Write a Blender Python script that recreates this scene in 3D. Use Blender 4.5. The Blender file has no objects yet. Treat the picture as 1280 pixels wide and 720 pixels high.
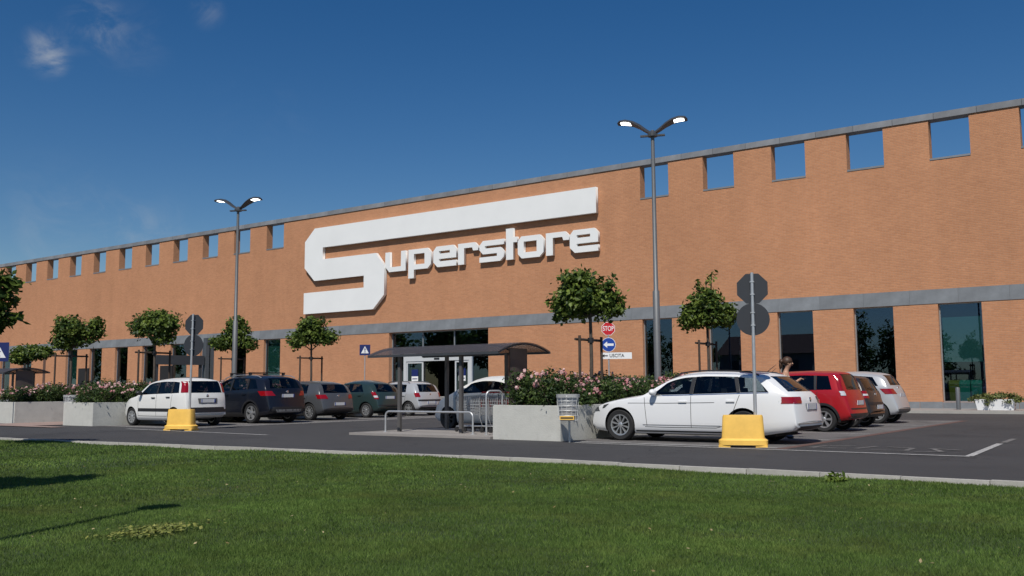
import bpy, bmesh, math, random
import numpy as np
from mathutils import Vector, Matrix
rad = math.radians
random.seed(7)
scene = bpy.context.scene
COL = scene.collection

# ------------------------------------------------------------------ camera
YAW, PITCH, ROLL, CAMH = rad(35.829), rad(6.015), rad(-0.362), 1.125
fw = Vector((-math.sin(YAW) * math.cos(PITCH), math.cos(YAW) * math.cos(PITCH), math.sin(PITCH)))
rt = Vector((math.cos(YAW), math.sin(YAW), 0)); up = rt.cross(fw)
r2 = math.cos(ROLL) * rt + math.sin(ROLL) * up
u2 = -math.sin(ROLL) * rt + math.cos(ROLL) * up
cam = bpy.data.cameras.new('camera'); cam.sensor_width = 36; cam.lens = 1191.6 / 1280 * 36
cam.clip_start = .05; cam.clip_end = 3000
camo = bpy.data.objects.new('camera', cam); COL.objects.link(camo)
camo.matrix_world = Matrix(((r2.x, u2.x, -fw.x, 0), (r2.y, u2.y, -fw.y, 0), (r2.z, u2.z, -fw.z, CAMH), (0, 0, 0, 1)))
scene.camera = camo

# ------------------------------------------------------------------ sun, sky, exposure
SUN_ELEV = rad(52)
SH = Vector((-.38, .925, 0)).normalized()             # where shadows fall on the ground
sd = bpy.data.lights.new('sun', 'SUN'); sd.energy = 4.0; sd.angle = rad(.53); sd.color = (1.0, .95, .87)
so = bpy.data.objects.new('sun', sd); COL.objects.link(so)
to_sun = Vector((-SH.x * math.cos(SUN_ELEV), -SH.y * math.cos(SUN_ELEV), math.sin(SUN_ELEV)))
so.rotation_euler = to_sun.to_track_quat('Z', 'Y').to_euler(); so.location = (0, -20, 40)
world = bpy.data.worlds.new('World'); scene.world = world; world.use_nodes = True
wt = world.node_tree; wt.nodes.clear()
def wn(t, **k):
    n = wt.nodes.new(t)
    for a, b in k.items(): setattr(n, a, b)
    return n
sky = wn('ShaderNodeTexSky', sky_type='NISHITA', sun_disc=False, sun_elevation=SUN_ELEV,
         sun_rotation=math.atan2(to_sun.x, to_sun.y), altitude=150, air_density=1.0, dust_density=.35, ozone_density=2.2)
bg = wn('ShaderNodeBackground'); bg.inputs['Strength'].default_value = .063
wo = wn('ShaderNodeOutputWorld')
tc = wn('ShaderNodeTexCoord')
nz = wn('ShaderNodeTexNoise'); nz.inputs['Scale'].default_value = 11; nz.inputs['Detail'].default_value = 7; nz.inputs['Roughness'].default_value = .62
nz.inputs['Distortion'].default_value = .6
mp = wn('ShaderNodeMapping'); mp.inputs['Scale'].default_value = (1.0, 1.6, 2.2); mp.inputs['Rotation'].default_value = (.3, .5, .2)
wt.links.new(tc.outputs['Generated'], mp.inputs['Vector']); wt.links.new(mp.outputs[0], nz.inputs['Vector'])
def skydir(u, v):
    d = fw + (u - 640) / 1191.6 * r2 - (v - 360) / 1191.6 * u2
    return d.normalized()
acc = None
# a few thin cirrus wisps high on the left, faint veil low on the left
for (u, v, size, gain) in ((58, 64, .030, .50), (72, 80, .014, .3), (118, 30, .036, .38), (160, 50, .05, .08), (258, 14, .022, .22), (330, 150, .07, .03), (75, 305, .10, .14), (180, 296, .06, .2), (-260, 120, .1, .25), (-420, -60, .14, .25), (520, -320, .12, .2), (1500, -200, .12, .2)):
    d = skydir(u, v)
    dp = wn('ShaderNodeVectorMath', operation='DISTANCE'); dp.inputs[1].default_value = d
    nrm = wn('ShaderNodeVectorMath', operation='NORMALIZE')
    wt.links.new(tc.outputs['Generated'], nrm.inputs[0]); wt.links.new(nrm.outputs[0], dp.inputs[0])
    mr = wn('ShaderNodeMapRange', interpolation_type='SMOOTHSTEP'); mr.inputs['From Min'].default_value = size; mr.inputs['From Max'].default_value = 0
    mr.inputs['To Min'].default_value = 0; mr.inputs['To Max'].default_value = gain
    wt.links.new(dp.outputs['Value'], mr.inputs['Value'])
    if acc is None: acc = mr.outputs[0]
    else:
        ad = wn('ShaderNodeMath', operation='ADD'); wt.links.new(acc, ad.inputs[0]); wt.links.new(mr.outputs[0], ad.inputs[1]); acc = ad.outputs[0]
nr = wn('ShaderNodeMapRange', interpolation_type='SMOOTHSTEP'); nr.inputs['From Min'].default_value = .40; nr.inputs['From Max'].default_value = .68
wt.links.new(nz.outputs['Fac'], nr.inputs['Value'])
mu = wn('ShaderNodeMath', operation='MULTIPLY', use_clamp=True); wt.links.new(acc, mu.inputs[0]); wt.links.new(nr.outputs[0], mu.inputs[1])
mx = wn('ShaderNodeMixRGB'); mx.inputs['Color2'].default_value = (6.5, 6.9, 7.4, 1)
hs = wn('ShaderNodeHueSaturation'); hs.inputs['Saturation'].default_value = 1.39; hs.inputs['Hue'].default_value = .506; hs.inputs['Value'].default_value = 1.0
wt.links.new(sky.outputs[0], hs.inputs['Color'])
wt.links.new(mu.outputs[0], mx.inputs['Fac']); wt.links.new(hs.outputs[0], mx.inputs['Color1'])
wt.links.new(mx.outputs[0], bg.inputs['Color']); wt.links.new(bg.outputs[0], wo.inputs['Surface'])
scene.view_settings.view_transform = 'Standard'; scene.view_settings.look = 'None'
scene.view_settings.exposure = 0.1; scene.view_settings.gamma = 1
scene.render.engine = 'CYCLES'

# ------------------------------------------------------------------ materials
MATS = {}
def mat(name, col, rough=.6, metal=0., var=.0, vscale=3., bump=0., bscale=40., coat=0., spec=.5, rand=0., trans=0., speck=0., sscale=200.):
    if name in MATS: return MATS[name]
    m = bpy.data.materials.new(name); m.use_nodes = True; nt = m.node_tree; b = nt.nodes['Principled BSDF']
    b.inputs['Roughness'].default_value = rough; b.inputs['Metallic'].default_value = metal
    b.inputs['Coat Weight'].default_value = coat; b.inputs['Coat Roughness'].default_value = .04; b.inputs['Specular IOR Level'].default_value = spec
    c = (*col, 1); b.inputs['Base Color'].default_value = c
    src = None
    def mul(src, fac_socket, lo, hi):
        r = nt.nodes.new('ShaderNodeMapRange'); r.inputs['To Min'].default_value = lo; r.inputs['To Max'].default_value = hi
        nt.links.new(fac_socket, r.inputs['Value'])
        x = nt.nodes.new('ShaderNodeMixRGB'); x.blend_type = 'MULTIPLY'; x.inputs['Fac'].default_value = 1
        if src is None: x.inputs['Color1'].default_value = c
        else: nt.links.new(src, x.inputs['Color1'])
        nt.links.new(r.outputs[0], x.inputs['Color2']); return x.outputs[0]
    co = nt.nodes.new('ShaderNodeTexCoord')
    if var:
        n = nt.nodes.new('ShaderNodeTexNoise'); n.inputs['Scale'].default_value = vscale; n.inputs['Detail'].default_value = 6; n.inputs['Roughness'].default_value = .65
        nt.links.new(co.outputs['Object'], n.inputs['Vector'])
        r = nt.nodes.new('ShaderNodeMapRange'); r.inputs['From Min'].default_value = .3; r.inputs['From Max'].default_value = .7; nt.links.new(n.outputs['Fac'], r.inputs['Value'])
        src = mul(src, r.outputs[0], 1 - var, 1 + var)
    if speck:
        n = nt.nodes.new('ShaderNodeTexNoise'); n.inputs['Scale'].default_value = sscale; n.inputs['Detail'].default_value = 2
        nt.links.new(co.outputs['Object'], n.inputs['Vector'])
        r = nt.nodes.new('ShaderNodeMapRange'); r.inputs['From Min'].default_value = .3; r.inputs['From Max'].default_value = .7; nt.links.new(n.outputs['Fac'], r.inputs['Value'])
        src = mul(src, r.outputs[0], 1 - speck, 1 + speck)
    if rand:
        o = nt.nodes.new('ShaderNodeObjectInfo'); src = mul(src, o.outputs['Random'], 1 - rand, 1 + rand)
    if src is not None: nt.links.new(src, b.inputs['Base Color'])
    if bump:
        n = nt.nodes.new('ShaderNodeTexNoise'); n.inputs['Scale'].default_value = bscale; n.inputs['Detail'].default_value = 4
        nt.links.new(co.outputs['Object'], n.inputs['Vector'])
        bp = nt.nodes.new('ShaderNodeBump'); bp.inputs['Strength'].default_value = bump; bp.inputs['Distance'].default_value = .02
        nt.links.new(n.outputs['Fac'], bp.inputs['Height']); nt.links.new(bp.outputs[0], b.inputs['Normal'])
    MATS[name] = m; return m

def glass_mat(name, tint, ior=1.5, rough=.0, boost=1.0, refl=(.95, .98, 1.)):
    m = bpy.data.materials.new(name); m.use_nodes = True; nt = m.node_tree; nt.nodes.clear()
    o = nt.nodes.new('ShaderNodeOutputMaterial'); t = nt.nodes.new('ShaderNodeBsdfTransparent'); t.inputs[0].default_value = (*tint, 1)
    g = nt.nodes.new('ShaderNodeBsdfGlossy'); g.inputs['Roughness'].default_value = rough; g.inputs[0].default_value = (*refl, 1)
    f = nt.nodes.new('ShaderNodeFresnel'); ge = nt.nodes.new('ShaderNodeNewGeometry'); mi_ = nt.nodes.new('ShaderNodeMix'); mi_.inputs[2].default_value = ior; mi_.inputs[3].default_value = 1 / ior
    nt.links.new(ge.outputs['Backfacing'], mi_.inputs[0]); nt.links.new(mi_.outputs[0], f.inputs[0])
    mm = nt.nodes.new('ShaderNodeMath'); mm.operation = 'MULTIPLY'; mm.inputs[1].default_value = boost; mm.use_clamp = True
    x = nt.nodes.new('ShaderNodeMixShader')
    nt.links.new(f.outputs[0], mm.inputs[0]); nt.links.new(mm.outputs[0], x.inputs[0]); nt.links.new(t.outputs[0], x.inputs[1]); nt.links.new(g.outputs[0], x.inputs[2]); nt.links.new(x.outputs[0], o.inputs[0])
    MATS[name] = m; return m

def emit_mat(name, col, s):
    m = bpy.data.materials.new(name); m.use_nodes = True; b = m.node_tree.nodes['Principled BSDF']
    b.inputs['Base Color'].default_value = (*col, 1); b.inputs['Emission Color'].default_value = (*col, 1); b.inputs['Emission Strength'].default_value = s
    return m

def attr_leaf_mat(name, dark, light, transl=.35, rough=.5, noise=0., spec=.3, dry=None):
    """leaf colour from the per-leaf attribute 'shade' (each leaf its own green)"""
    m = bpy.data.materials.new(name); m.use_nodes = True; nt = m.node_tree; b = nt.nodes['Principled BSDF']; b.inputs['Roughness'].default_value = rough
    b.inputs['Specular IOR Level'].default_value = spec
    a = nt.nodes.new('ShaderNodeAttribute'); a.attribute_name = 'shade'
    x = nt.nodes.new('ShaderNodeMixRGB'); x.inputs[1].default_value = (*dark, 1); x.inputs[2].default_value = (*light, 1)
    nt.links.new(a.outputs['Fac'], x.inputs[0]); col = x.outputs[0]
    if dry:
        co = nt.nodes.new('ShaderNodeTexCoord'); n = nt.nodes.new('ShaderNodeTexNoise'); n.inputs['Scale'].default_value = .9; n.inputs['Detail'].default_value = 7; n.inputs['Roughness'].default_value = .7; nt.links.new(co.outputs['Object'], n.inputs['Vector'])
        r = nt.nodes.new('ShaderNodeMapRange'); r.inputs['From Min'].default_value = .48; r.inputs['From Max'].default_value = .74; r.inputs['To Max'].default_value = .6; nt.links.new(n.outputs['Fac'], r.inputs['Value'])
        y = nt.nodes.new('ShaderNodeMixRGB'); y.inputs[2].default_value = (*dry, 1); nt.links.new(r.outputs[0], y.inputs[0]); nt.links.new(col, y.inputs[1]); col = y.outputs[0]
    if noise:
        co = nt.nodes.new('ShaderNodeTexCoord')
        for sc, am in ((.55, noise), (4., noise * .6)):
            n = nt.nodes.new('ShaderNodeTexNoise'); n.inputs['Scale'].default_value = sc; n.inputs['Detail'].default_value = 5; nt.links.new(co.outputs['Object'], n.inputs['Vector'])
            r = nt.nodes.new('ShaderNodeMapRange'); r.inputs['From Min'].default_value = .3; r.inputs['From Max'].default_value = .7; r.inputs['To Min'].default_value = 1 - am; r.inputs['To Max'].default_value = 1 + am
            nt.links.new(n.outputs['Fac'], r.inputs['Value'])
            y = nt.nodes.new('ShaderNodeMixRGB'); y.blend_type = 'MULTIPLY'; y.inputs[0].default_value = 1; nt.links.new(col, y.inputs[1]); nt.links.new(r.outputs[0], y.inputs[2]); col = y.outputs[0]
    nt.links.new(col, b.inputs['Base Color'])
    tl = nt.nodes.new('ShaderNodeBsdfTranslucent'); nt.links.new(col, tl.inputs[0])
    ms = nt.nodes.new('ShaderNodeMixShader'); ms.inputs[0].default_value = transl
    nt.links.new(b.outputs[0], ms.inputs[1]); nt.links.new(tl.outputs[0], ms.inputs[2]); nt.links.new(ms.outputs[0], nt.nodes['Material Output'].inputs[0])
    return m

def brick_mat():
    m = bpy.data.materials.new('orange_brick'); m.use_nodes = True; nt = m.node_tree; b = nt.nodes['Principled BSDF']; b.inputs['Roughness'].default_value = .85; b.inputs['Specular IOR Level'].default_value = .2
    co = nt.nodes.new('ShaderNodeTexCoord'); sp = nt.nodes.new('ShaderNodeSeparateXYZ'); nt.links.new(co.outputs['Object'], sp.inputs[0])
    ad = nt.nodes.new('ShaderNodeMath'); ad.operation = 'ADD'; nt.links.new(sp.outputs[0], ad.inputs[0]); nt.links.new(sp.outputs[1], ad.inputs[1])
    cb = nt.nodes.new('ShaderNodeCombineXYZ'); nt.links.new(ad.outputs[0], cb.inputs[0]); nt.links.new(sp.outputs[2], cb.inputs[1])
    br = nt.nodes.new('ShaderNodeTexBrick'); nt.links.new(cb.outputs[0], br.inputs['Vector'])
    br.inputs['Scale'].default_value = 1; br.inputs['Brick Width'].default_value = .27; br.inputs['Row Height'].default_value = .078; br.inputs['Mortar Size'].default_value = .008; br.inputs['Mortar Smooth'].default_value = .2; br.inputs['Bias'].default_value = -.1
    br.inputs['Color1'].default_value = (.53, .252, .130, 1); br.inputs['Color2'].default_value = (.465, .215, .111, 1); br.inputs['Mortar'].default_value = (.46, .28, .18, 1)
    src = br.outputs['Color']
    for sc, lo, hi in ((.12, .94, 1.06), (.9, .96, 1.04), (9., .95, 1.05)):
        n = nt.nodes.new('ShaderNodeTexNoise'); n.inputs['Scale'].default_value = sc; n.inputs['Detail'].default_value = 4; nt.links.new(co.outputs['Object'], n.inputs['Vector'])
        r = nt.nodes.new('ShaderNodeMapRange'); r.inputs['From Min'].default_value = .3; r.inputs['From Max'].default_value = .7; r.inputs['To Min'].default_value = lo; r.inputs['To Max'].default_value = hi; nt.links.new(n.outputs['Fac'], r.inputs['Value'])
        x = nt.nodes.new('ShaderNodeMixRGB'); x.blend_type = 'MULTIPLY'; x.inputs[0].default_value = 1; nt.links.new(src, x.inputs[1]); nt.links.new(r.outputs[0], x.inputs[2]); src = x.outputs[0]
    # faint rain streaks running down the wall
    ms = nt.nodes.new('ShaderNodeMapping'); ms.inputs['Scale'].default_value = (1.1, 1.1, .055); nt.links.new(co.outputs['Object'], ms.inputs[0])
    n = nt.nodes.new('ShaderNodeTexNoise'); n.inputs['Scale'].default_value = 1.; n.inputs['Detail'].default_value = 6; n.inputs['Roughness'].default_value = .6; nt.links.new(ms.outputs[0], n.inputs['Vector'])
    r = nt.nodes.new('ShaderNodeMapRange'); r.inputs['From Min'].default_value = .38; r.inputs['From Max'].default_value = .62; r.inputs['To Min'].default_value = .965; r.inputs['To Max'].default_value = 1.02; nt.links.new(n.outputs['Fac'], r.inputs['Value'])
    x = nt.nodes.new('ShaderNodeMixRGB'); x.blend_type = 'MULTIPLY'; x.inputs[0].default_value = 1; nt.links.new(src, x.inputs[1]); nt.links.new(r.outputs[0], x.inputs[2]); src = x.outputs[0]
    nt.links.new(src, b.inputs['Base Color'])
    bp = nt.nodes.new('ShaderNodeBump'); bp.inputs['Strength'].default_value = .6; bp.inputs['Distance'].default_value = .012; bp.invert = True
    nt.links.new(br.outputs['Fac'], bp.inputs['Height']); nt.links.new(bp.outputs[0], b.inputs['Normal'])
    return m

M_brick = brick_mat()
M_stone = mat('blue_grey_stone', (.19, .205, .22), .7, var=.2, vscale=1.1, rand=.07, bump=.2, bscale=12)
M_coping = mat('grey_coping_stone', (.19, .20, .215), .75, var=.2, vscale=1.2, rand=.12)
M_white = mat('white_enamel', (.80, .81, .80), .35, var=.03, vscale=.5)
M_whiteedge = mat('white_edge', (.72, .73, .73), .45)
M_asph = mat('asphalt', (.048, .0465, .048), .9, var=.16, vscale=.25, bump=.5, bscale=180, speck=.30, sscale=90)
def worn(m, amt=.35, scale=.7, lo=.56, hi=.66, crack=.0):
    nt = m.node_tree; b = nt.nodes['Principled BSDF']; src = b.inputs['Base Color'].links[0].from_socket; co = nt.nodes.new('ShaderNodeTexCoord')
    def mul(src, val):
        x = nt.nodes.new('ShaderNodeMixRGB'); x.blend_type = 'MULTIPLY'; x.inputs[0].default_value = 1; nt.links.new(src, x.inputs[1]); nt.links.new(val, x.inputs[2]); return x.outputs[0]
    for sc, l, h, a in ((scale, lo, hi, amt), (scale * 3.3, lo + .05, hi + .05, amt * .8)):
        n = nt.nodes.new('ShaderNodeTexNoise'); n.inputs['Scale'].default_value = sc; n.inputs['Detail'].default_value = 3; n.inputs['Distortion'].default_value = .4; nt.links.new(co.outputs['Object'], n.inputs['Vector'])
        r = nt.nodes.new('ShaderNodeMapRange'); r.inputs['From Min'].default_value = l; r.inputs['From Max'].default_value = h; r.inputs['To Min'].default_value = 1; r.inputs['To Max'].default_value = 1 - a; nt.links.new(n.outputs['Fac'], r.inputs['Value']); src = mul(src, r.outputs[0])
    if crack:
        v = nt.nodes.new('ShaderNodeTexVoronoi'); v.feature = 'DISTANCE_TO_EDGE'; v.inputs['Scale'].default_value = .22
        n = nt.nodes.new('ShaderNodeTexNoise'); n.inputs['Scale'].default_value = 1.3; n.inputs['Detail'].default_value = 5; nt.links.new(co.outputs['Object'], n.inputs['Vector'])
        ad = nt.nodes.new('ShaderNodeMixRGB'); ad.blend_type = 'LINEAR_LIGHT'; ad.inputs[0].default_value = .7; nt.links.new(co.outputs['Object'], ad.inputs[1]); nt.links.new(n.outputs['Color'], ad.inputs[2]); nt.links.new(ad.outputs[0], v.inputs['Vector'])
        r = nt.nodes.new('ShaderNodeMapRange'); r.inputs['From Min'].default_value = .0; r.inputs['From Max'].default_value = .006; r.inputs['To Min'].default_value = 1 - crack; r.inputs['To Max'].default_value = 1; nt.links.new(v.outputs['Distance'], r.inputs['Value']); src = mul(src, r.outputs[0])
    nt.links.new(src, b.inputs['Base Color'])
worn(M_asph, .22, .35, .55, .68, .5)
M_asph2 = mat('bay_paving', (.125, .118, .116), .9, var=.14, vscale=.5, bump=.4, bscale=120, speck=.22, sscale=60)
M_conc = mat('pale_concrete', (.50, .50, .465), .85, var=.07, vscale=2.2, bump=.25, bscale=30, speck=.05, sscale=60)
worn(M_conc, .10, 1.6, .52, .68); worn(M_asph2, .45, .9, .58, .66)
M_pave = mat('pavement_concrete', (.27, .25, .235), .9, var=.1, vscale=1.5, bump=.2, bscale=40, speck=.1)
M_pink = mat('pink_paving', (.30, .215, .185), .9, var=.12, vscale=2, bump=.2, bscale=40, speck=.1)
M_paint = mat('worn_white_paint', (.36, .355, .345), .8, var=.22, vscale=3, speck=.3, sscale=25)
M_faint = mat('faded_paint', (.14, .135, .13), .85, var=.4, vscale=4, speck=.35, sscale=20)
M_redline = mat('red_brick_strip', (.115, .065, .055), .9, var=.2, vscale=3)
M_kerb = mat('kerb_stone', (.40, .385, .35), .85, var=.12, vscale=3, rand=.12, bump=.2)
M_soil = mat('dark_soil', (.05, .035, .025), .95, var=.3, vscale=6)
M_turf = mat('turf_soil', (.034, .058, .014), .95, var=.4, vscale=2.5, bump=.8, bscale=50, speck=.5, sscale=80)
M_steel = mat('galvanised_steel', (.55, .56, .57), .42, .6, var=.1, vscale=8)
M_pole = mat('grey_painted_pole', (.15, .155, .16), .5, .3, var=.08)
M_dgrey = mat('dark_grey_metal', (.055, .06, .068), .5, .2, var=.1)
M_signback = mat('sign_back_grey', (.024, .028, .036), .6, .0, var=.06)
M_black = mat('black_plastic', (.018, .018, .02), .5)
M_dark = mat('dark_interior', (.012, .012, .013), .8)
M_rubber = mat('tyre_rubber', (.016, .016, .017), .75, bump=.2, bscale=60)
M_chrome = mat('bright_metal', (.75, .76, .77), .22, 1.)
M_alloy = mat('alloy_silver', (.55, .56, .57), .32, .75)
M_alloyd = mat('alloy_dark', (.04, .04, .043), .35, .6)
M_yellow = mat('yellow_plastic', (.82, .50, .10), .5, var=.10, vscale=3, bump=.05)
M_red = mat('sign_red', (.52, .012, .02), .4)
M_blue = mat('sign_blue', (.012, .055, .32), .4)
M_navy = mat('sign_navy', (.012, .022, .12), .4)
M_signw = mat('sign_white', (.78, .79, .79), .45)
M_wood = mat('stake_wood', (.055, .038, .028), .85, var=.25, vscale=6)
M_bark = mat('tree_bark', (.075, .06, .048), .9, var=.3, vscale=9, bump=.6, bscale=30)
M_lens = mat('red_lens', (.26, .004, .008), .12, coat=.5)
M_lensw = mat('clear_lens', (.62, .62, .64), .1, .1, coat=.8)
M_lenshl = mat('headlamp_lens', (.09, .095, .10), .08, .3, coat=1.)
M_plate = mat('number_plate', (.62, .63, .64), .4)
M_seat = mat('seat_fabric', (.03, .03, .033), .9)
M_teal = mat('teal_blind', (.055, .21, .18), .8)
M_teald = mat('green_blind', (.035, .17, .12), .8)
G_car = glass_mat('car_glass', (.40, .45, .46), 1.5)
G_card = glass_mat('car_glass_tinted', (.13, .14, .15), 1.5)
G_shop = glass_mat('shop_glass', (.66, .72, .73), 1.5, boost=2.5, refl=(.46, .66, 1.))
G_roof = mat('shelter_panel', (.075, .066, .066), .5, .0); G_roof.node_tree.nodes['Principled BSDF'].inputs['Alpha'].default_value = .6
M_lamp = emit_mat('lamp_led', (1., 1., .96), 4.)

# ------------------------------------------------------------------ mesh helpers
class MB:
    def __init__(s): s.v = []; s.f = []; s.m = []; s.mats = []
    def mi(s, mt):
        if mt is None: return 0
        if mt not in s.mats: s.mats.append(mt)
        return s.mats.index(mt)
    def add(s, vs, fs, mt=None):
        o = len(s.v); s.v += [tuple(x) for x in vs]; s.f += [tuple(i + o for i in f) for f in fs]; s.m += [s.mi(mt)] * len(fs); return s
    def box(s, a, b, mt=None, M=None):
        (x0, y0, z0), (x1, y1, z1) = a, b
        vs = [(x0, y0, z0), (x1, y0, z0), (x1, y1, z0), (x0, y1, z0), (x0, y0, z1), (x1, y0, z1), (x1, y1, z1), (x0, y1, z1)]
        if M is not None: vs = [tuple(M @ Vector(q)) for q in vs]
        return s.add(vs, [(0, 3, 2, 1), (4, 5, 6, 7), (0, 1, 5, 4), (1, 2, 6, 5), (2, 3, 7, 6), (3, 0, 4, 7)], mt)
    def tube(s, pts, r, n=6, mt=None, caps=True):
        pts = [Vector(p) for p in pts]; rs = r if isinstance(r, (list, tuple)) else [r] * len(pts); rings = []
        t0 = (pts[1] - pts[0]).normalized(); a = t0.orthogonal().normalized()
        for i, p in enumerate(pts):
            t = ((pts[min(i + 1, len(pts) - 1)] - pts[max(i - 1, 0)])).normalized()
            a = (a - t * a.dot(t)).normalized(); b = t.cross(a)
            rings.append([p + rs[i] * (math.cos(k * 2 * math.pi / n) * a + math.sin(k * 2 * math.pi / n) * b) for k in range(n)])
        vs = [q for R in rings for q in R]; fs = []
        for i in range(len(pts) - 1):
            for k in range(n): fs.append((i * n + k, i * n + (k + 1) % n, (i + 1) * n + (k + 1) % n, (i + 1) * n + k))
        if caps: fs += [tuple(reversed(range(n))), tuple(range((len(pts) - 1) * n, len(pts) * n))]
        return s.add(vs, fs, mt)
    def lathe(s, prof, n=24, M=None, mt=None, close=False):
        """prof: (r, z) about local z"""
        vs = []; fs = []
        for r, z in prof:
            for k in range(n): vs.append((r * math.cos(2 * math.pi * k / n), r * math.sin(2 * math.pi * k / n), z))
        L = len(prof)
        for i in range(L - (0 if close else 1)):
            j = (i + 1) % L
            for k in range(n): fs.append((i * n + k, i * n + (k + 1) % n, j * n + (k + 1) % n, j * n + k))
        if not close: fs += [tuple(reversed(range(n))), tuple(range((L - 1) * n, L * n))]
        if M is not None: vs = [tuple(M @ Vector(q)) for q in vs]
        return s.add(vs, fs, mt)
    def prism(s, poly, fn0, fn1, mt=None):
        """polygon (a,b) -> two caps by fn0, fn1"""
        n = len(poly); vs = [fn0(*p) for p in poly] + [fn1(*p) for p in poly]
        fs = [tuple(reversed(range(n))), tuple(range(n, 2 * n))] + [(k, (k + 1) % n, n + (k + 1) % n, n + k) for k in range(n)]
        return s.add(vs, fs, mt)
    def grid(s, P, mt=None):
        """P[i][j] points"""
        a, b = len(P), len(P[0]); return s.add([q for r in P for q in r], [(i * b + j, i * b + j + 1, (i + 1) * b + j + 1, (i + 1) * b + j) for i in range(a - 1) for j in range(b - 1)], mt)
    def mesh(s, name, mt=None, smooth=False, angle=35, fixn=True):
        me = bpy.data.meshes.new(name); me.from_pydata(s.v, [], s.f)
        for q in (s.mats or [mt]):
            if q: me.materials.append(q)
        if s.mats: me.polygons.foreach_set('material_index', s.m)
        if fixn:
            bm = bmesh.new(); bm.from_mesh(me); bmesh.ops.recalc_face_normals(bm, faces=bm.faces); bm.to_mesh(me); bm.free()
        if smooth:
            me.shade_smooth()
            me.set_sharp_from_angle(angle=rad(angle))
        me.update(); return me
    def build(s, name, mt=None, parent=None, smooth=False, angle=35, loc=None):
        return link(name, s.mesh(name, mt, smooth, angle), parent, loc)

def link(name, me, parent=None, loc=None):
    o = bpy.data.objects.new(name, me); COL.objects.link(o)
    if parent: o.parent = parent
    if loc: o.location = loc
    return o
def tag(o, label=None, cat=None, group=None, kind=None):
    if label: o['label'] = label
    if cat: o['category'] = cat
    if group: o['group'] = group
    if kind: o['kind'] = kind
    return o
def thing(name, label, cat, loc=(0, 0, 0), rz=0, group=None):
    o = bpy.data.objects.new(name, None); o.empty_display_size = .2; COL.objects.link(o); o.location = loc; o.rotation_euler = (0, 0, rz)
    return tag(o, label, cat, group)
def copy_tree(o, parent=None):
    c = o.copy(); COL.objects.link(c); c.parent = parent
    for ch in list(o.children): copy_tree(ch, c)
    return c
def eval_mesh(o, name):
    dg = bpy.context.evaluated_depsgraph_get(); me = bpy.data.meshes.new_from_object(o.evaluated_get(dg)); me.name = name; return me
def text_mesh(s, size, depth, mt, name):
    cu = bpy.data.curves.new('t', 'FONT'); cu.body = s; cu.size = size; cu.extrude = depth; cu.align_x = 'CENTER'; cu.align_y = 'CENTER'; cu.offset = size * .012
    o = bpy.data.objects.new('t', cu); COL.objects.link(o); bpy.context.view_layer.update(); me = eval_mesh(o, name); bpy.data.objects.remove(o); bpy.data.curves.remove(cu)
    me.materials.clear(); me.materials.append(mt); return me
def poly_curve_mesh(loops, depth, mt, name):
    cu = bpy.data.curves.new('c', 'CURVE'); cu.dimensions = '2D'; cu.fill_mode = 'BOTH'; cu.extrude = depth / 2
    for lp in loops:
        sp = cu.splines.new('POLY'); sp.points.add(len(lp) - 1); sp.use_cyclic_u = True
        for q, (x, y) in zip(sp.points, lp): q.co = (x, y, 0, 1)
    o = bpy.data.objects.new('c', cu); COL.objects.link(o); bpy.context.view_layer.update(); me = eval_mesh(o, name); bpy.data.objects.remove(o); bpy.data.curves.remove(cu)
    me.materials.clear(); me.materials.append(mt); return me

# ================================================================== SETTING: ground, road, lawn, kerb
D = 46.8
def sheet(name, x0, x1, y0, y1, z, mt, nx=1, ny=1, kind='structure'):
    b = MB(); b.grid([[(x0 + (x1 - x0) * i / nx, y0 + (y1 - y0) * j / ny, z) for j in range(ny + 1)] for i in range(nx + 1)])
    o = b.build(name, mt); o['kind'] = kind; return o
def kerb_y(x):
    xs = [-90, -60, -35, -23.3, -15, -9, -2, 15, 60]; ys = [7.5, 9.2, 10.85, 11.62, 12.25, 12.58, 12.46, 12.4, 12.3]
    return float(np.interp(x, xs, ys))
sheet('ground', -700, 700, -700, 900, -.30, M_asph)
b = MB(); xs = np.linspace(-90, 60, 76)
b.grid([[(x, kerb_y(x) + .06, 0), (x, 60, 0)] for x in xs]); o = b.build('road', M_asph); o['kind'] = 'structure'
# lawn with a gentle roll
def lawn_z(x, y):
    return -.035 + .018 * math.sin(x * .55 + 1.3) * math.sin(y * .7) + .012 * math.sin(x * 1.7 + y * 1.1) - .004 * max(0, 6 - y)
b = MB(); b.grid([[(x, y, lawn_z(x, y)) for y in np.concatenate([np.linspace(-30, 0, 16)[:-1], np.linspace(0, kerb_y(x) - .05, 40)])] for x in np.linspace(-90, 60, 226)])
lawn = b.build('lawn', M_turf, smooth=True); lawn['kind'] = 'structure'
# kerb stones
b = MB(); b.grid([[(x, kerb_y(x) - .05, -.05), (x, kerb_y(x) + .06, -.02)] for x in xs]); kerb = b.build('kerb', M_soil); kerb['kind'] = 'structure'
ks = MB(); ks.box((-.494, -.055, -.14), (.494, .055, .022)); ksm = ks.mesh('kerb_stone', M_kerb)
x = -55.5; rk = random.Random(3)
while x < 12:
    a = math.atan2(kerb_y(x + .5) - kerb_y(x - .5), 1.0)
    o = link('kerb_stone', ksm, kerb, (x, kerb_y(x) + rk.uniform(-.004, .004), rk.uniform(-.008, .004))); o.rotation_euler = (rk.uniform(-.012, .012), rk.uniform(-.004, .004), a)
    x += math.cos(a) * 1.0
# pavement along the shop, with its kerb
pv = MB(); pv.box((-120, 42.2, -.1), (22, D + .02, .10)); o = pv.build('pavement', M_pave); o['kind'] = 'structure'
b = MB(); b.box((-120, 42.03, -.1), (22, 42.19, .112)); pk = b.build('pavement_kerb', M_kerb); pk['kind'] = 'structure'
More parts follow.
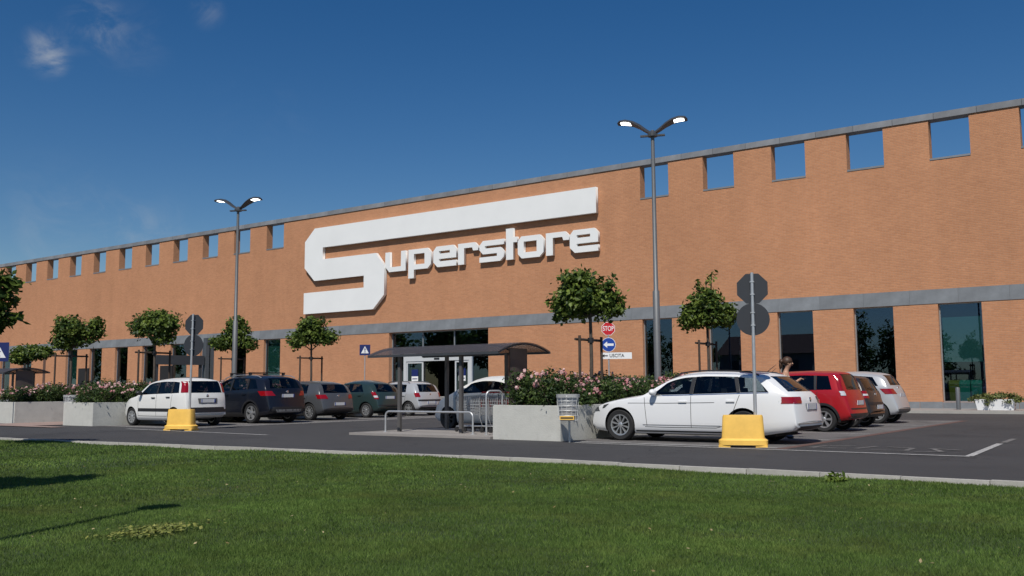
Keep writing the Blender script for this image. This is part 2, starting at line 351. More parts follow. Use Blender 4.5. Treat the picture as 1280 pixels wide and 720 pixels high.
# parking bays
sheet('parking_bay_paving', -11.1, -6.42, 17.05, 33.6, .004, M_asph2)
sheet('parking_bay_paving', -29.0, -24.6, 17.3, 33.4, .004, M_asph2)
sheet('parking_bay_paving', -18.3, -13.0, 20.55, 33.6, .004, M_asph2)
sheet('red_edging_strip', -6.42, -6.22, 17.05, 33.6, .004, M_redline)
sheet('pavement_path', -34.1, -30.9, 16.2, 34, .02, M_pink)
sheet('pavement_path', -60, -28.9, 15.75, 16.19, .02, M_pink)
isl = MB(); isl.box((-17.3, 17.25, -.05), (-13.0, 20.5, .05)); o = isl.build('trolley_island', M_pave); o['kind'] = 'structure'
isl = MB(); isl.box((-17.42, 17.13, -.05), (-13.0, 17.245, .056)); isl.box((-17.42, 17.25, -.05), (-17.305, 20.5, .056)); o = isl.build('trolley_island_edging', M_pave); o['kind'] = 'structure'
# painted markings
def marking(x0, y0, x1, y1, w=.12, mt=M_paint, z=.008, name='road_marking'):
    d = Vector((x1 - x0, y1 - y0, 0)); n = Vector((-d.y, d.x, 0)).normalized() * w / 2; k = max(1, int(d.length / .5)); b = MB(); P = []
    for i in range(k + 1):
        c = Vector((x0, y0, z)) + d * i / k; P.append([c - n, c + n])
    b.grid(P); o = b.build(name, mt); o['kind'] = 'structure'; return o
marking(-10.6, 16.85, -3.1, 16.68, .13)
marking(-3.12, 16.74, -3.28, 20.6, .12)
marking(-3.28, 21.0, -3.32, 22.6, .12, M_faint)
for y in (17.25, 20.3, 23.25, 26.1, 28.9, 32.3): marking(-11.0, y, -6.45, y, .11)
marking(-24.62, 17.3, -24.55, 33.4, .12)
for y in (17.6, 20.55, 23.5, 26.6, 29.6, 32.6): marking(-29.0, y, -24.7, y, .11)
marking(-26.0, 16.45, -19.1, 15.95, .13)
marking(-18.2, 22.9, -13.2, 22.9, .11); marking(-18.2, 26, -13.2, 26, .11)
# faded lettering strokes on the road by the corner
for (a, c, e, f) in ((-6.0, 17.7, -5.35, 17.75), (-6.0, 17.7, -5.9, 18.4), (-5.9, 18.4, -5.4, 18.5), (-5.2, 17.8, -5.05, 18.6), (-4.85, 17.5, -4.3, 17.65), (-4.3, 17.65, -4.35, 18.4), (-4.85, 18.55, -4.35, 18.4), (-4.1, 17.4, -3.65, 17.6), (-3.7, 17.6, -4.0, 18.35), (-4.1, 18.45, -3.5, 18.2)):
    marking(a, c, e, f, .10, M_faint, .007, 'faded_road_lettering')
# lane centre marks
for y in (23, 27, 31): marking(-21.3, y, -21.3, y + 1.6, .11, M_faint)

# ================================================================== THE SHOP BUILDING
bld = thing('shop_building', 'long orange brick supermarket building with square openings along its parapet', 'building')
OW = [(-24.9 + 3.8 * k, 1.75) for k in range(0, 12)] + [(x, 1.92) for x in (-56.56, -60.4, -64.3, -68.2, -72.1, -76.05, -80.05, -84.0, -87.95, -91.9, -95.8, -99.8, -103.8, -107.8, -111.8)]
ops = [(x, x + w, 11.57, 13.5) for x, w in OW]
WIN_R = [(-24.93, 1.8), (-21.03, 1.78), (-17.27, 1.8), (-13.50, 1.84), (-9.69, 1.83)]
WIN_L = [(-56.65, 1.85), (-60.4, 1.75), (-64.3, 1.75), (-68.2, 2.2), (-72.15, 1.8), (-76.15, 1.9), (-80.15, 1.95), (-84.05, 1.9), (-92.0, 1.9), (-96.0, 1.9)]
wins = WIN_R + WIN_L
WZ0, WZ1 = .38, 4.88
ops += [(x, x + w, WZ0, WZ1) for x, w in wins] + [(-43.95, -35.62, .11, 4.88)]
NICHE = (-87.95, -86.0, .4, 4.7)
TH = .57; XL, XR = -118, 20
def grid_wall(ops, x0, x1, z0, z1, y0, y1):
    xs = sorted({x0, x1, *[o[0] for o in ops], *[o[1] for o in ops]}); zs = sorted({z0, z1, *[o[2] for o in ops], *[o[3] for o in ops]})
    b = MB(); solid = {}
    for i in range(len(xs) - 1):
        for j in range(len(zs) - 1):
            cx, cz = (xs[i] + xs[i + 1]) / 2, (zs[j] + zs[j + 1]) / 2
            solid[i, j] = not any(o[0] < cx < o[1] and o[2] < cz < o[3] for o in ops)
    def q(*p): b.add(p, [(0, 1, 2, 3)])
    for (i, j), s in solid.items():
        a, c, e, f = xs[i], xs[i + 1], zs[j], zs[j + 1]
        if s:
            q((a, y0, e), (c, y0, e), (c, y0, f), (a, y0, f)); q((c, y1, e), (a, y1, e), (a, y1, f), (c, y1, f))
            if not solid.get((i - 1, j), False): q((a, y1, e), (a, y0, e), (a, y0, f), (a, y1, f))
            if not solid.get((i + 1, j), False): q((c, y0, e), (c, y1, e), (c, y1, f), (c, y0, f))
            if not solid.get((i, j - 1), False): q((a, y1, e), (c, y1, e), (c, y0, e), (a, y0, e))
            if not solid.get((i, j + 1), False): q((a, y0, f), (c, y0, f), (c, y1, f), (a, y1, f))
    return b
wb = grid_wall([o for o in ops], XL, XR, 0, 13.5, D, D + TH)
me = bpy.data.meshes.new('wall'); me.from_pydata(wb.v, [], wb.f); me.materials.append(M_brick)
link('wall', me, bld)
b = MB(); b.box((XL, D + TH, 0), (XL + .5, D + 60, 13.5)); b.box((XR - .5, D + TH, 0), (XR, D + 60, 13.5)); b.box((XL + .5, D + 59.5, 0), (XR - .5, D + 60, 13.5)); b.build('side_wall', M_brick, bld)
b = MB(); b.box((XL + .5, D + TH + .01, 10.9), (XR - .5, D + 59.5, 11.2)); b.build('roof', M_coping, bld)
# shaded shop interior behind the glass
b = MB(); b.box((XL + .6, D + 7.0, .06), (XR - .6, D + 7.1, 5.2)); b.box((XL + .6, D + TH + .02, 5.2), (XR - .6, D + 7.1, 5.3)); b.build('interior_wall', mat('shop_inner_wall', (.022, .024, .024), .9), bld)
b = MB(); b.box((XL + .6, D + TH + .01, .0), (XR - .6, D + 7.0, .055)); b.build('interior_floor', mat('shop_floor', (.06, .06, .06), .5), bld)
# coping stones, blue-grey stone band, plinth: each slab its own piece
def slabs(name, xs, z0, z1, y0, y1, mt, seed, gap=.008):
    r = random.Random(seed)
    for a, c in zip(xs[:-1], xs[1:]):
        L = c - a; w = MB(); w.box((gap, 0, 0), (L - gap, y1 - y0, z1 - z0)); link(name, w.mesh(name, mt), bld, (a, y0 + r.uniform(-.004, .004), z0))
slabs('coping_stone', list(np.arange(-118, 20.1, 1.84)), 13.502, 13.8, D - .06, D + TH + .06, M_coping, 1)
slabs('band_stone', list(np.arange(-118, 20.1, 2.1)), 4.884, 5.545, D - .025, D - .001, M_stone, 2, .003)
edges = sorted([(x, x + w) for x, w in wins] + [(-43.95, -35.62)])
cur = -118.
for a, c in edges + [(20., 20.)]:
    n = max(1, round((a - cur) / 1.25)); slabs('plinth_stone', list(np.linspace(cur, a, n + 1)), .10, .40, D - .02, D - .001, M_stone, int(a * 10) & 255); cur = c
sl = MB(); sl.box((0, 0, 0), (1, TH + .03, .09)); slm = sl.mesh('opening_sill', M_coping)
for x, w in OW:
    o = link('opening_sill', slm, bld, (x + .003, D - .025, 11.573)); o.scale = (w - .006, 1, 1)
# windows
def window(x, w, z0=WZ0, z1=WZ1, blind=None, tint=G_shop):
    yf = D + .20
    f = MB(); t = .055
    f.box((x, yf, z0), (x + t, yf + .09, z1)); f.box((x + w - t, yf, z0), (x + w, yf + .09, z1)); f.box((x + t, yf, z1 - t), (x + w - t, yf + .09, z1)); f.box((x + t, yf, z0), (x + w - t, yf + .09, z0 + t))
    wo_ = f.build('window', mat('window_frame_alu', (.36, .37, .37), .45, .6), bld)
    p = MB(); p.box((x + t, yf + .03, z0 + t), (x + w - t, yf + .045, z1 - t)); p.build('pane', tint, wo_)
    s = MB(); s.box((x + .002, D - .015, z0 - .28), (x + w - .002, yf - .002, z0 - .002)); s.build('sill', M_stone, wo_)
    if blind:
        b_ = MB(); b_.box((x + .08, yf + .16, blind[0]), (x + w - .08, yf + .18, blind[1])); b_.build('blind', blind[2], wo_)
    return wo_
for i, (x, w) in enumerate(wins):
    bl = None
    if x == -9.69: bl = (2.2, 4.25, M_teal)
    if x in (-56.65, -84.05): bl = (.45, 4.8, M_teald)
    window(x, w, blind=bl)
# shallow niche on the far left: bricked up, shade painted as dark flat strips
b = MB(); b.box((NICHE[0], D - .012, 4.35), (NICHE[1], D - .002, 4.7)); b.box((NICHE[0], D - .012, .42), (NICHE[0] + .45, D - .002, 4.348)); b.build('niche_shade_strips', mat('niche_shade', (.10, .055, .04), .9), bld)
# entrance: glazed screen with sliding doors
ent = MB(); yf = D + .30; fr = mat('entrance_frame', (.30, .315, .32), .45, .4); x0, x1 = -43.95, -35.62
for xx in (x0, -41.25, -38.6, x1 - .07): ent.box((xx, yf, 3.46), (xx + .07, yf + .1, 4.88))
for xx in (x0, x1 - .07): ent.box((xx, yf, .11), (xx + .07, yf + .1, 3.38))
ent.box((x0, yf, 3.38), (x1, yf + .1, 3.46)); ent.box((x0 + .07, yf, 4.80), (-41.25, yf + .1, 4.878)); ent.box((-41.18, yf, 4.80), (-38.6, yf + .1, 4.878)); ent.box((-38.53, yf, 4.80), (x1 - .07, yf + .1, 4.878))
eo = ent.build('entrance', fr, bld)
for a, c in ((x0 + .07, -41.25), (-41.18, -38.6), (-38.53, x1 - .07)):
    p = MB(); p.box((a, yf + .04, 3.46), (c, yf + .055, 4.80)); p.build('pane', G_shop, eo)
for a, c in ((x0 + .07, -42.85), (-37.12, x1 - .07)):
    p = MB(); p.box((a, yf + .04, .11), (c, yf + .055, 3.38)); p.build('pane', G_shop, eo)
df = MB(); wf = mat('door_frame_white', (.52, .54, .55), .4)
df.box((-42.85, yf - .06, .11), (-42.63, yf + .12, 3.36)); df.box((-37.35, yf - .06, .11), (-37.12, yf + .12, 3.36)); df.box((-42.63, yf - .06, 2.93), (-37.35, yf + .12, 3.36)); df.build('door_frame', wf, eo)
db = MB(); db.box((-40.2, yf - .075, 3.0), (-39.75, yf - .062, 3.12)); db.build('door_sensor', M_black, eo)
for a, c, pm in ((-42.62, -41.18, True), (-41.16, -40.0, False), (-38.5, -37.36, True)):
    if pm:
        d_ = MB(); d_.box((a, yf - .02, .12), (a + .1, yf + .06, 2.92)); d_.box((c - .1, yf - .02, .12), (c, yf + .06, 2.92)); d_.box((a + .1, yf - .02, 2.80), (c - .1, yf + .06, 2.92)); d_.box((a + .1, yf - .02, .12), (c - .1, yf + .06, .30)); do = d_.build('door', wf, eo)
        p = MB(); p.box((a + .1, yf + .01, .30), (c - .1, yf + .025, 2.80)); p.build('pane', G_shop, do)
        q = MB(); cx = (a + c) / 2; q.box((cx - .28, yf - .005, 1.62), (cx + .28, yf + .003, 1.95), M_signw); q.box((cx - .28, yf - .005, 1.952), (cx + .28, yf + .003, 2.40), M_navy); q.box((cx - .22, yf - .010, 1.76), (cx + .22, yf - .006, 1.82), M_navy); q.build('poster', None, do)
    else:
        p = MB(); p.box((a, yf + .10, .12), (c, yf + .115, 2.92)); p.build('pane', glass_mat('grey_sliding_glass', (.2, .21, .2), 1.5, boost=2.), eo)

# ================================================================== BIG SIGN
sign = thing('shop_sign', 'huge white sign of raised letters reading Superstore on the brick wall', 'sign', (0, D - .03, 0))
B0, T0, S0 = 8.92, 10.26, .32
def letter(name, loops, d=.20):
    me = poly_curve_mesh([[(x, z) for x, z in lp] for lp in loops], d, M_white, name)
    o = link(name, me, sign); o.rotation_euler = (rad(90), 0, 0); o.location = (0, -.02 - d / 2, 0); return o
letter('letter_s', [[(-52.04, 6.51), (-52.04, 8.02), (-46.07, 8.04), (-46.07, 8.86), (-50.98, 8.84), (-52.0, 9.82), (-52.0, 11.72), (-51.0, 12.62), (-27.6, 12.62), (-27.6, 11.12), (-50.14, 11.18), (-50.14, 10.33), (-44.96, 10.32), (-44.16, 9.40), (-44.16, 7.45), (-45.17, 6.51)]], .24)
letter('letter_u', [[(-44.10, T0), (-43.68, T0), (-43.66, 9.24), (-42.70, 9.24), (-42.68, T0), (-42.27, T0), (-42.27, B0), (-43.75, B0), (-44.12, 9.30)]])
letter('letter_p', [[(-42.03, T0), (-40.36, T0), (-40.07, 9.95), (-40.07, 9.2), (-40.36, B0), (-41.54, B0), (-41.54, 8.36), (-42.03, 8.36)], [(-41.54, 9.95), (-40.62, 9.95), (-40.62, 9.25), (-41.54, 9.25)]])
def e_(x0, x1): return [[(x0, 9.97), (x0 + .26, T0), (x1 - .25, T0), (x1, 10.0), (x1, 9.44), (x0 + .48, 9.44), (x0 + .48, 9.28), (x1, 9.28), (x1, B0), (x0 + .34, B0), (x0, 9.24)], [(x0 + .48, 9.95), (x1 - .53, 9.95), (x1 - .53, 9.78), (x0 + .48, 9.78)]]
def r_(x0, x1): return [[(x0, T0), (x1 - .28, T0), (x1, 9.98), (x1, 9.74), (x1 - .40, 9.74), (x1 - .48, 9.95), (x0 + .49, 9.95), (x0 + .49, B0), (x0, B0)]]
letter('letter_e', e_(-39.87, -37.96)); letter('letter_r', r_(-37.81, -36.2))
letter('letter_s', [[(-36.10, 9.98), (-35.83, T0), (-34.2, T0), (-34.2, 9.93), (-35.67, 9.93), (-35.67, 9.77), (-34.47, 9.77), (-34.2, 9.47), (-34.2, 9.17), (-34.5, B0), (-36.10, B0), (-36.10, 9.24), (-34.74, 9.24), (-34.74, 9.42), (-35.83, 9.42), (-36.10, 9.70)]])
letter('letter_t', [[(-34.04, 10.84), (-33.5, 10.84), (-33.5, 10.29), (-33.2, 10.29), (-33.2, 9.96), (-33.5, 9.96), (-33.5, B0), (-34.04, B0)]])
letter('letter_o', [[(-33.16, 9.97), (-32.9, T0), (-31.56, T0), (-31.28, 9.97), (-31.28, 9.2), (-31.58, B0), (-32.88, B0), (-33.16, 9.2)], [(-32.72, 9.93), (-31.78, 9.93), (-31.78, 9.27), (-32.72, 9.27)]])
letter('letter_r', r_(-31.11, -29.48)); letter('letter_e', e_(-29.44, -27.52))

# ================================================================== CARS
def lerp_list(L, x): return float(np.interp(x, [a for a, _ in L], [c for _, c in L]))
WHEELS = {}
def wheel_meshes(R, style):
    key = (R, style)
    if key in WHEELS: return WHEELS[key]
    w = .205; t = MB(); ri = R * .68
    prof = [(ri, -w / 2 + .01), (R * .90, -w / 2), (R * .975, -w / 2 + .02), (R, -w / 2 + .05), (R, w / 2 - .05), (R * .975, w / 2 - .02), (R * .90, w / 2), (ri, w / 2 - .01)]
    t.lathe(prof, 32, Matrix.Rotation(rad(90), 4, 'X'), close=True); tm = t.mesh('wheel', M_rubber, True, 40)
    r = MB(); mt = M_alloyd if style == 'dark' else M_alloy; RX = Matrix.Rotation(rad(90), 4, 'X')
    # outer face at local +z before rotation -> -y after RX
    r.lathe([(ri - .002, -w / 2 + .02), (ri - .002, w / 2 - .012), (ri - .028, w / 2 - .016), (ri - .034, -w / 2 + .02)], 32, RX, mt, close=True)
    r.lathe([(ri - .03, 0), (ri - .03, .012), (.02, .012), (.02, 0)], 24, RX, M_dark, close=True)
    r.lathe([(.055, .01), (.055, w / 2 - .02), (.04, w / 2 - .012), (.001, w / 2 - .012)], 16, RX, mt)
    ns = {'ten': 10, 'dark': 7, 'five': 5, 'hub': 9, 'six': 6}[style]; wd = {'ten': .016, 'dark': .028, 'five': .048, 'hub': .027, 'six': .03}[style]
    for k in range(ns):
        A = RX @ Matrix.Rotation(2 * math.pi * k / ns, 4, 'Z')
        r.add([tuple(A @ Vector(q)) for q in ((.04, -wd * .8, .03), (ri - .02, -wd * 1.15, .045), (ri - .02, wd * 1.15, .045), (.04, wd * .8, .03), (.04, -wd * .6, w / 2 - .022), (ri - .02, -wd, w / 2 - .016), (ri - .02, wd, w / 2 - .016), (.04, wd * .6, w / 2 - .022))],
              [(0, 3, 2, 1), (4, 5, 6, 7), (0, 1, 5, 4), (1, 2, 6, 5), (2, 3, 7, 6), (3, 0, 4, 7)], mt)
    rm = r.mesh('rim', None, True, 30); WHEELS[key] = (tm, rm); return tm, rm

class Car:
    """nose at local x=0 pointing -X, tail at x=L; left side at -y"""
    def __init__(s, P):
        s.P = P; s.L, s.W = P['L'], P['W']
        pts = P['top']; d = []
        for (a, za), (c, zc) in zip(pts[:-1], pts[1:]):
            n = max(2, int(math.hypot(c - a, zc - za) / .02))
            for i in range(n): d.append((a + (c - a) * i / n, za + (zc - za) * i / n))
        d.append(pts[-1]); d = np.array(d)
        for _ in range(P.get('smooth', 3)):
            k = d.copy(); m = 3
            for i in range(1, len(d) - 1):
                lo, hi = max(0, i - min(i, len(d) - 1 - i, m)), min(len(d) - 1, i + min(i, len(d) - 1 - i, m)); k[i] = d[lo:hi + 1].mean(0)
            d = k
        for i in range(1, len(d)): d[i, 0] = max(d[i, 0], d[i - 1, 0] + 1e-4)
        s.tx, s.tz = d[:, 0], d[:, 1]
        s.al = np.concatenate([[0], np.cumsum(np.hypot(np.diff(s.tx), np.diff(s.tz)))])
        s.cab0, s.cab1 = P['cowl'], P['cabend']
    def bow(s, x, y):
        t = min(1., abs(y) / (s.W / 2)); kf, kr = s.P.get('bow', (.20, .13)); L = s.L
        return kf * t ** 2.6 * max(0., 1 - x / .9) ** 1.3 - kr * t ** 3.0 * max(0., 1 - (L - x) / .8) ** 1.3
    def unbow(s, xp, y):
        x = xp
        for _ in range(4): x = min(max(xp - s.bow(x, y), 0.), s.L)
        return x
    def ztop(s, x): return float(np.interp(x, s.tx, s.tz))
    def zbot(s, x):
        c = s.P.get('clear', .19); L = s.L
        return float(np.interp(x, [0, .12, .7, L - .7, L - .12, L], [c + .13, c + .05, c, c + .01, c + .10, c + .17]))
    def plan(s, x):
        L = s.L; a, df = s.P.get('pf', (.26, 1.0)); r = 1.
        if x < df: r -= a * (1 - x / df) ** 2.4
        e, dr = s.P.get('pr', (.16, .8))
        if L - x < dr: r -= e * (1 - (L - x) / dr) ** 2.4
        return r
    def belt(s, x): return lerp_list(s.P['belt'], x)
    def sec(s, x):
        zt, zb, w = s.ztop(x), s.zbot(x), s.W / 2 * s.plan(x); zb = min(zb, zt - .06)
        cr = float(np.interp(x, [0, s.cab0, s.cab0 + .5, s.cab1 - .3, s.L], [.05, .07, s.P.get('crown', .10), s.P.get('crown', .10), .03])); cr = min(cr, (zt - zb) * .4)
        ze = zt - cr; zs = min(s.belt(x), ze - .015); zs = max(zs, zb + .03)
        sh = .975; we = max(.2, sh * w - max(0, ze - zs) * s.P.get('tumble', .34) - .012)
        F = ((0, .90), (.06, .955), (.16, .985), (.30, .998), (.5, 1.), (.68, 1.0), (.82, .995), (.93, .986), (1, sh))
        side = [(w * k, zb + (zs - zb) * f) for f, k in F] + [(sh * w + (we - sh * w) * t ** 1.12, zs + (ze - zs) * t) for t in (.2, .4, .6, .8, 1.)]
        crn = [(we * (1 - t), ze + cr * (1 - (1 - t) ** 2.6)) for t in (.06, .15, .3, .55)]
        return side, crn, zt, zb
    def hw(s, x, z):
        x = s.unbow(x, s.W / 2 * .97); side, crn, zt, zb = s.sec(x); Y = [q[0] for q in side]; Z = [q[1] for q in side]
        return float(np.interp(z, Z, Y))
    def inside(s, x, y, z):
        if x - s.bow(s.unbow(x, y), y) > s.L or x < 0 or (x - s.bow(0, y) < 0 and x < .9): return False
        x = s.unbow(x, y); side, crn, zt, zb = s.sec(x); A = side + crn + [(0, zt)]
        if z < zb or z > zt: return False
        return abs(y) <= float(np.interp(z, [q[1] for q in A], [q[0] for q in A]))
    def endx(s, y, z, rear=True):
        a, c = (s.L * .55, s.L) if rear else (s.L * .45, 0.)
        if s.inside(c, y, z): return c
        if not s.inside(a, y, z): return a
        for _ in range(16):
            m = (a + c) / 2
            if s.inside(m, y, z): a = m
            else: c = m
        return a
    def hull(s):
        N = 84; rings = []
        aa = np.linspace(0, s.al[-1], N)
        for q in aa:
            x = float(np.interp(q, s.al, s.tx)); side, crn, zt, zb = s.sec(x)
            half = [(0, zb)] + [(side[0][0] * .6, zb)] + side + crn
            ring = [(x + s.bow(x, y), -y, z) for y, z in half] + [(x, 0, zt)] + [(x + s.bow(x, y), y, z) for y, z in reversed(half[1:])]
            rings.append(ring)
        n = len(rings[0]); b = MB(); vs = [p for r in rings for p in r]; fs = []
        for i in range(N - 1):
            for k in range(n): fs.append((i * n + k, (i + 1) * n + k, (i + 1) * n + (k + 1) % n, i * n + (k + 1) % n))
        fs += [tuple(range(n)), tuple(reversed(range((N - 1) * n, N * n)))]
        b.add(vs, fs); return b
    def contour(s, z):
        p = []
        for x in np.linspace(s.L - 1.1, s.L, 90):
            if s.ztop(x) < z: break
            side, crn, zt, zb = s.sec(x); A = side + crn + [(0, zt)]; y = float(np.interp(z, [q[1] for q in A], [q[0] for q in A])); p.append((x + s.bow(x, y), y))
        y1 = p[-1][1]
        for y in np.linspace(y1, 0, 16)[1:]: p.append((s.endx(y, z), y))
        p = np.array(p); d = np.concatenate([[0], np.cumsum(np.hypot(*np.diff(p, axis=0).T))]); k = int(np.argmax(p[:, 0] + p[:, 1])); return p, d - d[k]
    def wrap_lamp(s, b, z0, z1, a, c, sg, off=.009, n=12, m=5):
        G = []
        for j in range(m + 1):
            u = j / m; z = z0 + (z1 - z0) * u; p, d = s.contour(z); ss = np.linspace(-(a[0] + (a[1] - a[0]) * u), c[0] + (c[1] - c[0]) * u, n + 1); row = []
            for q in ss:
                x, y = np.interp(q, d, p[:, 0]), np.interp(q, d, p[:, 1]); x2, y2 = np.interp(q + .02, d, p[:, 0]), np.interp(q + .02, d, p[:, 1]); x1, y1 = np.interp(q - .02, d, p[:, 0]), np.interp(q - .02, d, p[:, 1])
                nx, ny = -(y2 - y1), (x2 - x1); l = math.hypot(nx, ny) or 1; row.append((x + nx / l * off, sg * (y + ny / l * off), z))
            G.append(row)
        b.grid(G)
    # ---- patches lying on the hull
    def rear_patch(s, b, quad, off=.007, n=6, m=5, rear=True):
        (a, c, e, f) = quad; P = []
        for i in range(n + 1):
            r = []
            for j in range(m + 1):
                t, u = i / n, j / m; y = (a[0] * (1 - t) + c[0] * t) * (1 - u) + (f[0] * (1 - t) + e[0] * t) * u; z = (a[1] * (1 - t) + c[1] * t) * (1 - u) + (f[1] * (1 - t) + e[1] * t) * u
                r.append((s.endx(y, z, rear) + (off if rear else -off), y, z))
            P.append(r)
        b.grid(P)
    def side_patch(s, b, quad, sg, off=.006, n=8, m=4):
        (a, c, e, f) = quad; P = []
        for i in range(n + 1):
            r = []
            for j in range(m + 1):
                t, u = i / n, j / m; x = (a[0] * (1 - t) + c[0] * t) * (1 - u) + (f[0] * (1 - t) + e[0] * t) * u; z = (a[1] * (1 - t) + c[1] * t) * (1 - u) + (f[1] * (1 - t) + e[1] * t) * u
                r.append((x, sg * (s.hw(x, z) + off), z))
            P.append(r)
        b.grid(P)
    def ribbon(s, b, pts, sg, w=.010, off=.0025):
        P = []
        for i, (x, z) in enumerate(pts):
            x2, z2 = pts[min(i + 1, len(pts) - 1)]; x1, z1 = pts[max(i - 1, 0)]; dx, dz = x2 - x1, z2 - z1; l = math.hypot(dx, dz) or 1; nx, nz_ = -dz / l * w / 2, dx / l * w / 2
            P.append([(x + nx, sg * (s.hw(x + nx, z + nz_) + off), z + nz_), (x - nx, sg * (s.hw(x - nx, z - nz_) + off), z - nz_)])
        b.grid(P)

def boolean_diff(me, cutters, name):
    o = bpy.data.objects.new('tmp', me); COL.objects.link(o); cs = []
    for cm in cutters:
        c = bpy.data.objects.new('cut', cm); COL.objects.link(c); cs.append(c)
        md = o.modifiers.new('b', 'BOOLEAN'); md.operation = 'DIFFERENCE'; md.object = c; md.solver = 'EXACT'
        try: md.material_mode = 'TRANSFER'
        except Exception: pass
    bpy.context.view_layer.update(); out = eval_mesh(o, name)
    for c in cs: bpy.data.objects.remove(c)
    bpy.data.objects.remove(o); return out

def make_car(P, label, nose_x, yc, group=None, name='parked_car'):
    s = Car(P); L, W = s.L, s.W; paint = P['paint']; R = P['R']; xf, xr = P['xf'], P['xf'] + P['wb']
    root = thing(name, label, 'car', (nose_x + L / 2, yc, 0), 0, group)
    sh = -L / 2
    def part(b, nm, mt, parent=root, smooth=True, angle=35):
        me = b if isinstance(b, bpy.types.Mesh) else b.mesh(nm, mt, smooth, angle)
        o = link(nm, me, parent)
        if parent is root: o.location = (sh, 0, 0)
        return o
    hull = s.hull(); hm = hull.mesh('body', paint)
    hm.materials.append(M_dark)
    # cutters
    arch = MB()
    for x in (xf, xr):
        for sg in (-1, 1):
            T = Matrix.Translation((x, sg * (W / 2 + .1 - .21), R)) @ Matrix.Rotation(rad(90), 4, 'X'); arch.lathe([(R + P.get('gap', .045), -.22), (R + P.get('gap', .045), .22)], 36, T)
    am = arch.mesh('arch', M_dark)
    sw = MB(); panes = []
    for (xa, xat, xb, xbt) in P['win']:
        bot = lambda x: s.belt(x) + .03
        def top(x):
            side = s.sec(x)[0]; return side[-1][1] - P.get('wtop', .035)
        pl = [(xa, bot(xa)), (xb, bot(xb))]
        for t in np.linspace(0, 1, 9):
            x = xbt + (xat - xbt) * t; z = max(top(x), bot(x) + .03); pl.append((x, z))
        sw.prism(pl, lambda x, z: (x, -W, z), lambda x, z: (x, W, z)); panes.append(pl)
    swm = sw.mesh('sw', M_dark)
    fz0, fz1, fy0, fy1 = P['ws']; fr = MB(); fr.prism([(-fy0, fz0), (fy0, fz0), (fy1, fz1), (-fy1, fz1)], lambda y, z: (-.3, y, z), lambda y, z: (P['mid'], y, z)); frm = fr.mesh('fr', M_dark)
    rz0, rz1, ry0, ry1 = P['rw']; rr = MB(); rr.prism([(-ry0, rz0), (ry0, rz0), (ry1, rz1), (-ry1, rz1)], lambda y, z: (P['mid'] - .05, y, z), lambda y, z: (L + .3, y, z)); rrm = rr.mesh('rr', M_dark)
    bm_ = boolean_diff(hm, [am, swm, frm, rrm], 'body')
    for p_ in bm_.polygons: pass
    bm_.shade_smooth(); bm_.set_sharp_from_angle(angle=rad(32))
    body = part(bm_, 'body', None)
    # panes
    gl = P.get('glass', G_car)
    for pl in panes:
        for sg in (-1, 1):
            b = MB(); n = len(pl); b.add([(x, sg * (s.hw(x, z) - .012), z) for x, z in pl], [tuple(range(n))]); part(b, 'side_window', gl, smooth=False)
    for (z0, z1, y0, y1, rear, nm) in ((fz0, fz1, fy0, fy1, False, 'windscreen'), (rz0, rz1, ry0, ry1, True, 'rear_window')):
        b = MB(); b_ = MB(); s.rear_patch(b, ((-y0, z0), (y0, z0), (y1, z1), (-y1, z1)), -.012, 8, 5, rear); part(b, nm, G_car if not rear else P.get('rglass', G_card))
    # blackout around the side glass and pillars
    for sg in (-1, 1):
        for (xa, xat, xb, xbt), nx in zip(P['win'][:-1], P['win'][1:]):
            blk = MB(); zz = s.belt(xb) + .03; zt_ = s.sec(xbt)[0][-1][1] - P.get('wtop', .035)
            s.side_patch(blk, ((xb, zz), (nx[0], zz), (nx[1], zt_), (xbt, zt_)), sg, .004, 2, 4); part(blk, 'pillar_trim', M_black)
    if P.get('chromeline'):
        for sg in (-1, 1): c_ = MB(); s.ribbon(c_, [(x, s.belt(x) + .018) for x in np.linspace(P['win'][0][0], P['win'][-1][2], 12)], sg, .016, .006); part(c_, 'window_trim', M_chrome)
    # seats
    for (x, y) in ((P['mid'] - .55, -.34), (P['mid'] - .55, .34), (P['mid'] + .38, -.34), (P['mid'] + .38, .34)):
        b = MB(); zb = s.belt(x) - .04; zr = min(s.ztop(x) - .14, zb + .42)
        b.box((x, y - .22, zb), (x + .12, y + .22, zb + (zr - zb) * .45)); b.box((x + .02, y - .12, zb + (zr - zb) * .5), (x + .1, y + .12, zr)); b.box((x + .05, y - .02, zb + .05), (x + .06, y + .02, zr - .05)); part(b, 'seat', M_seat, smooth=False)
    # wheels
    tm, rm = wheel_meshes(R, P['wheel'])
    for x in (xf, xr):
        for sg in (-1, 1):
            o = link('wheel', tm, root, (sh + x, sg * (W / 2 - .135), R)); o.rotation_euler = (0, .3 * x, 0 if sg < 0 else math.pi); link('rim', rm, o)
    # lights, trims
    for q in P.get('lamp', []):
        for sg in (-1, 1):
            b = MB(); s.wrap_lamp(b, q[0], q[1], q[2], q[3], sg, q[5] if len(q) > 5 else .009); part(b, 'tail_light', q[4], angle=60)
    for q in P.get('head', []):
        for sg in (-1, 1):
            b = MB(); s.rear_patch(b, [(sg * y, z) for y, z in q[0]], .008, rear=False); part(b, 'headlight', q[1])
    for q in P.get('heads', []):
        for sg in (-1, 1):
            b = MB(); s.side_patch(b, q[0], sg, .008); part(b, 'headlight', q[1])
    for (quad, mt, nm) in P.get('rear', []):
        b = MB(); s.rear_patch(b, quad, .009, 10, 4); part(b, nm, mt)
    for (quad, mt, nm) in P.get('front', []):
        b = MB(); s.rear_patch(b, quad, .009, 10, 4, False); part(b, nm, mt)
    for (quad, mt, nm) in P.get('side', []):
        for sg in (-1, 1):
            b = MB(); s.side_patch(b, quad, sg, .007, 14, 3); part(b, nm, mt)
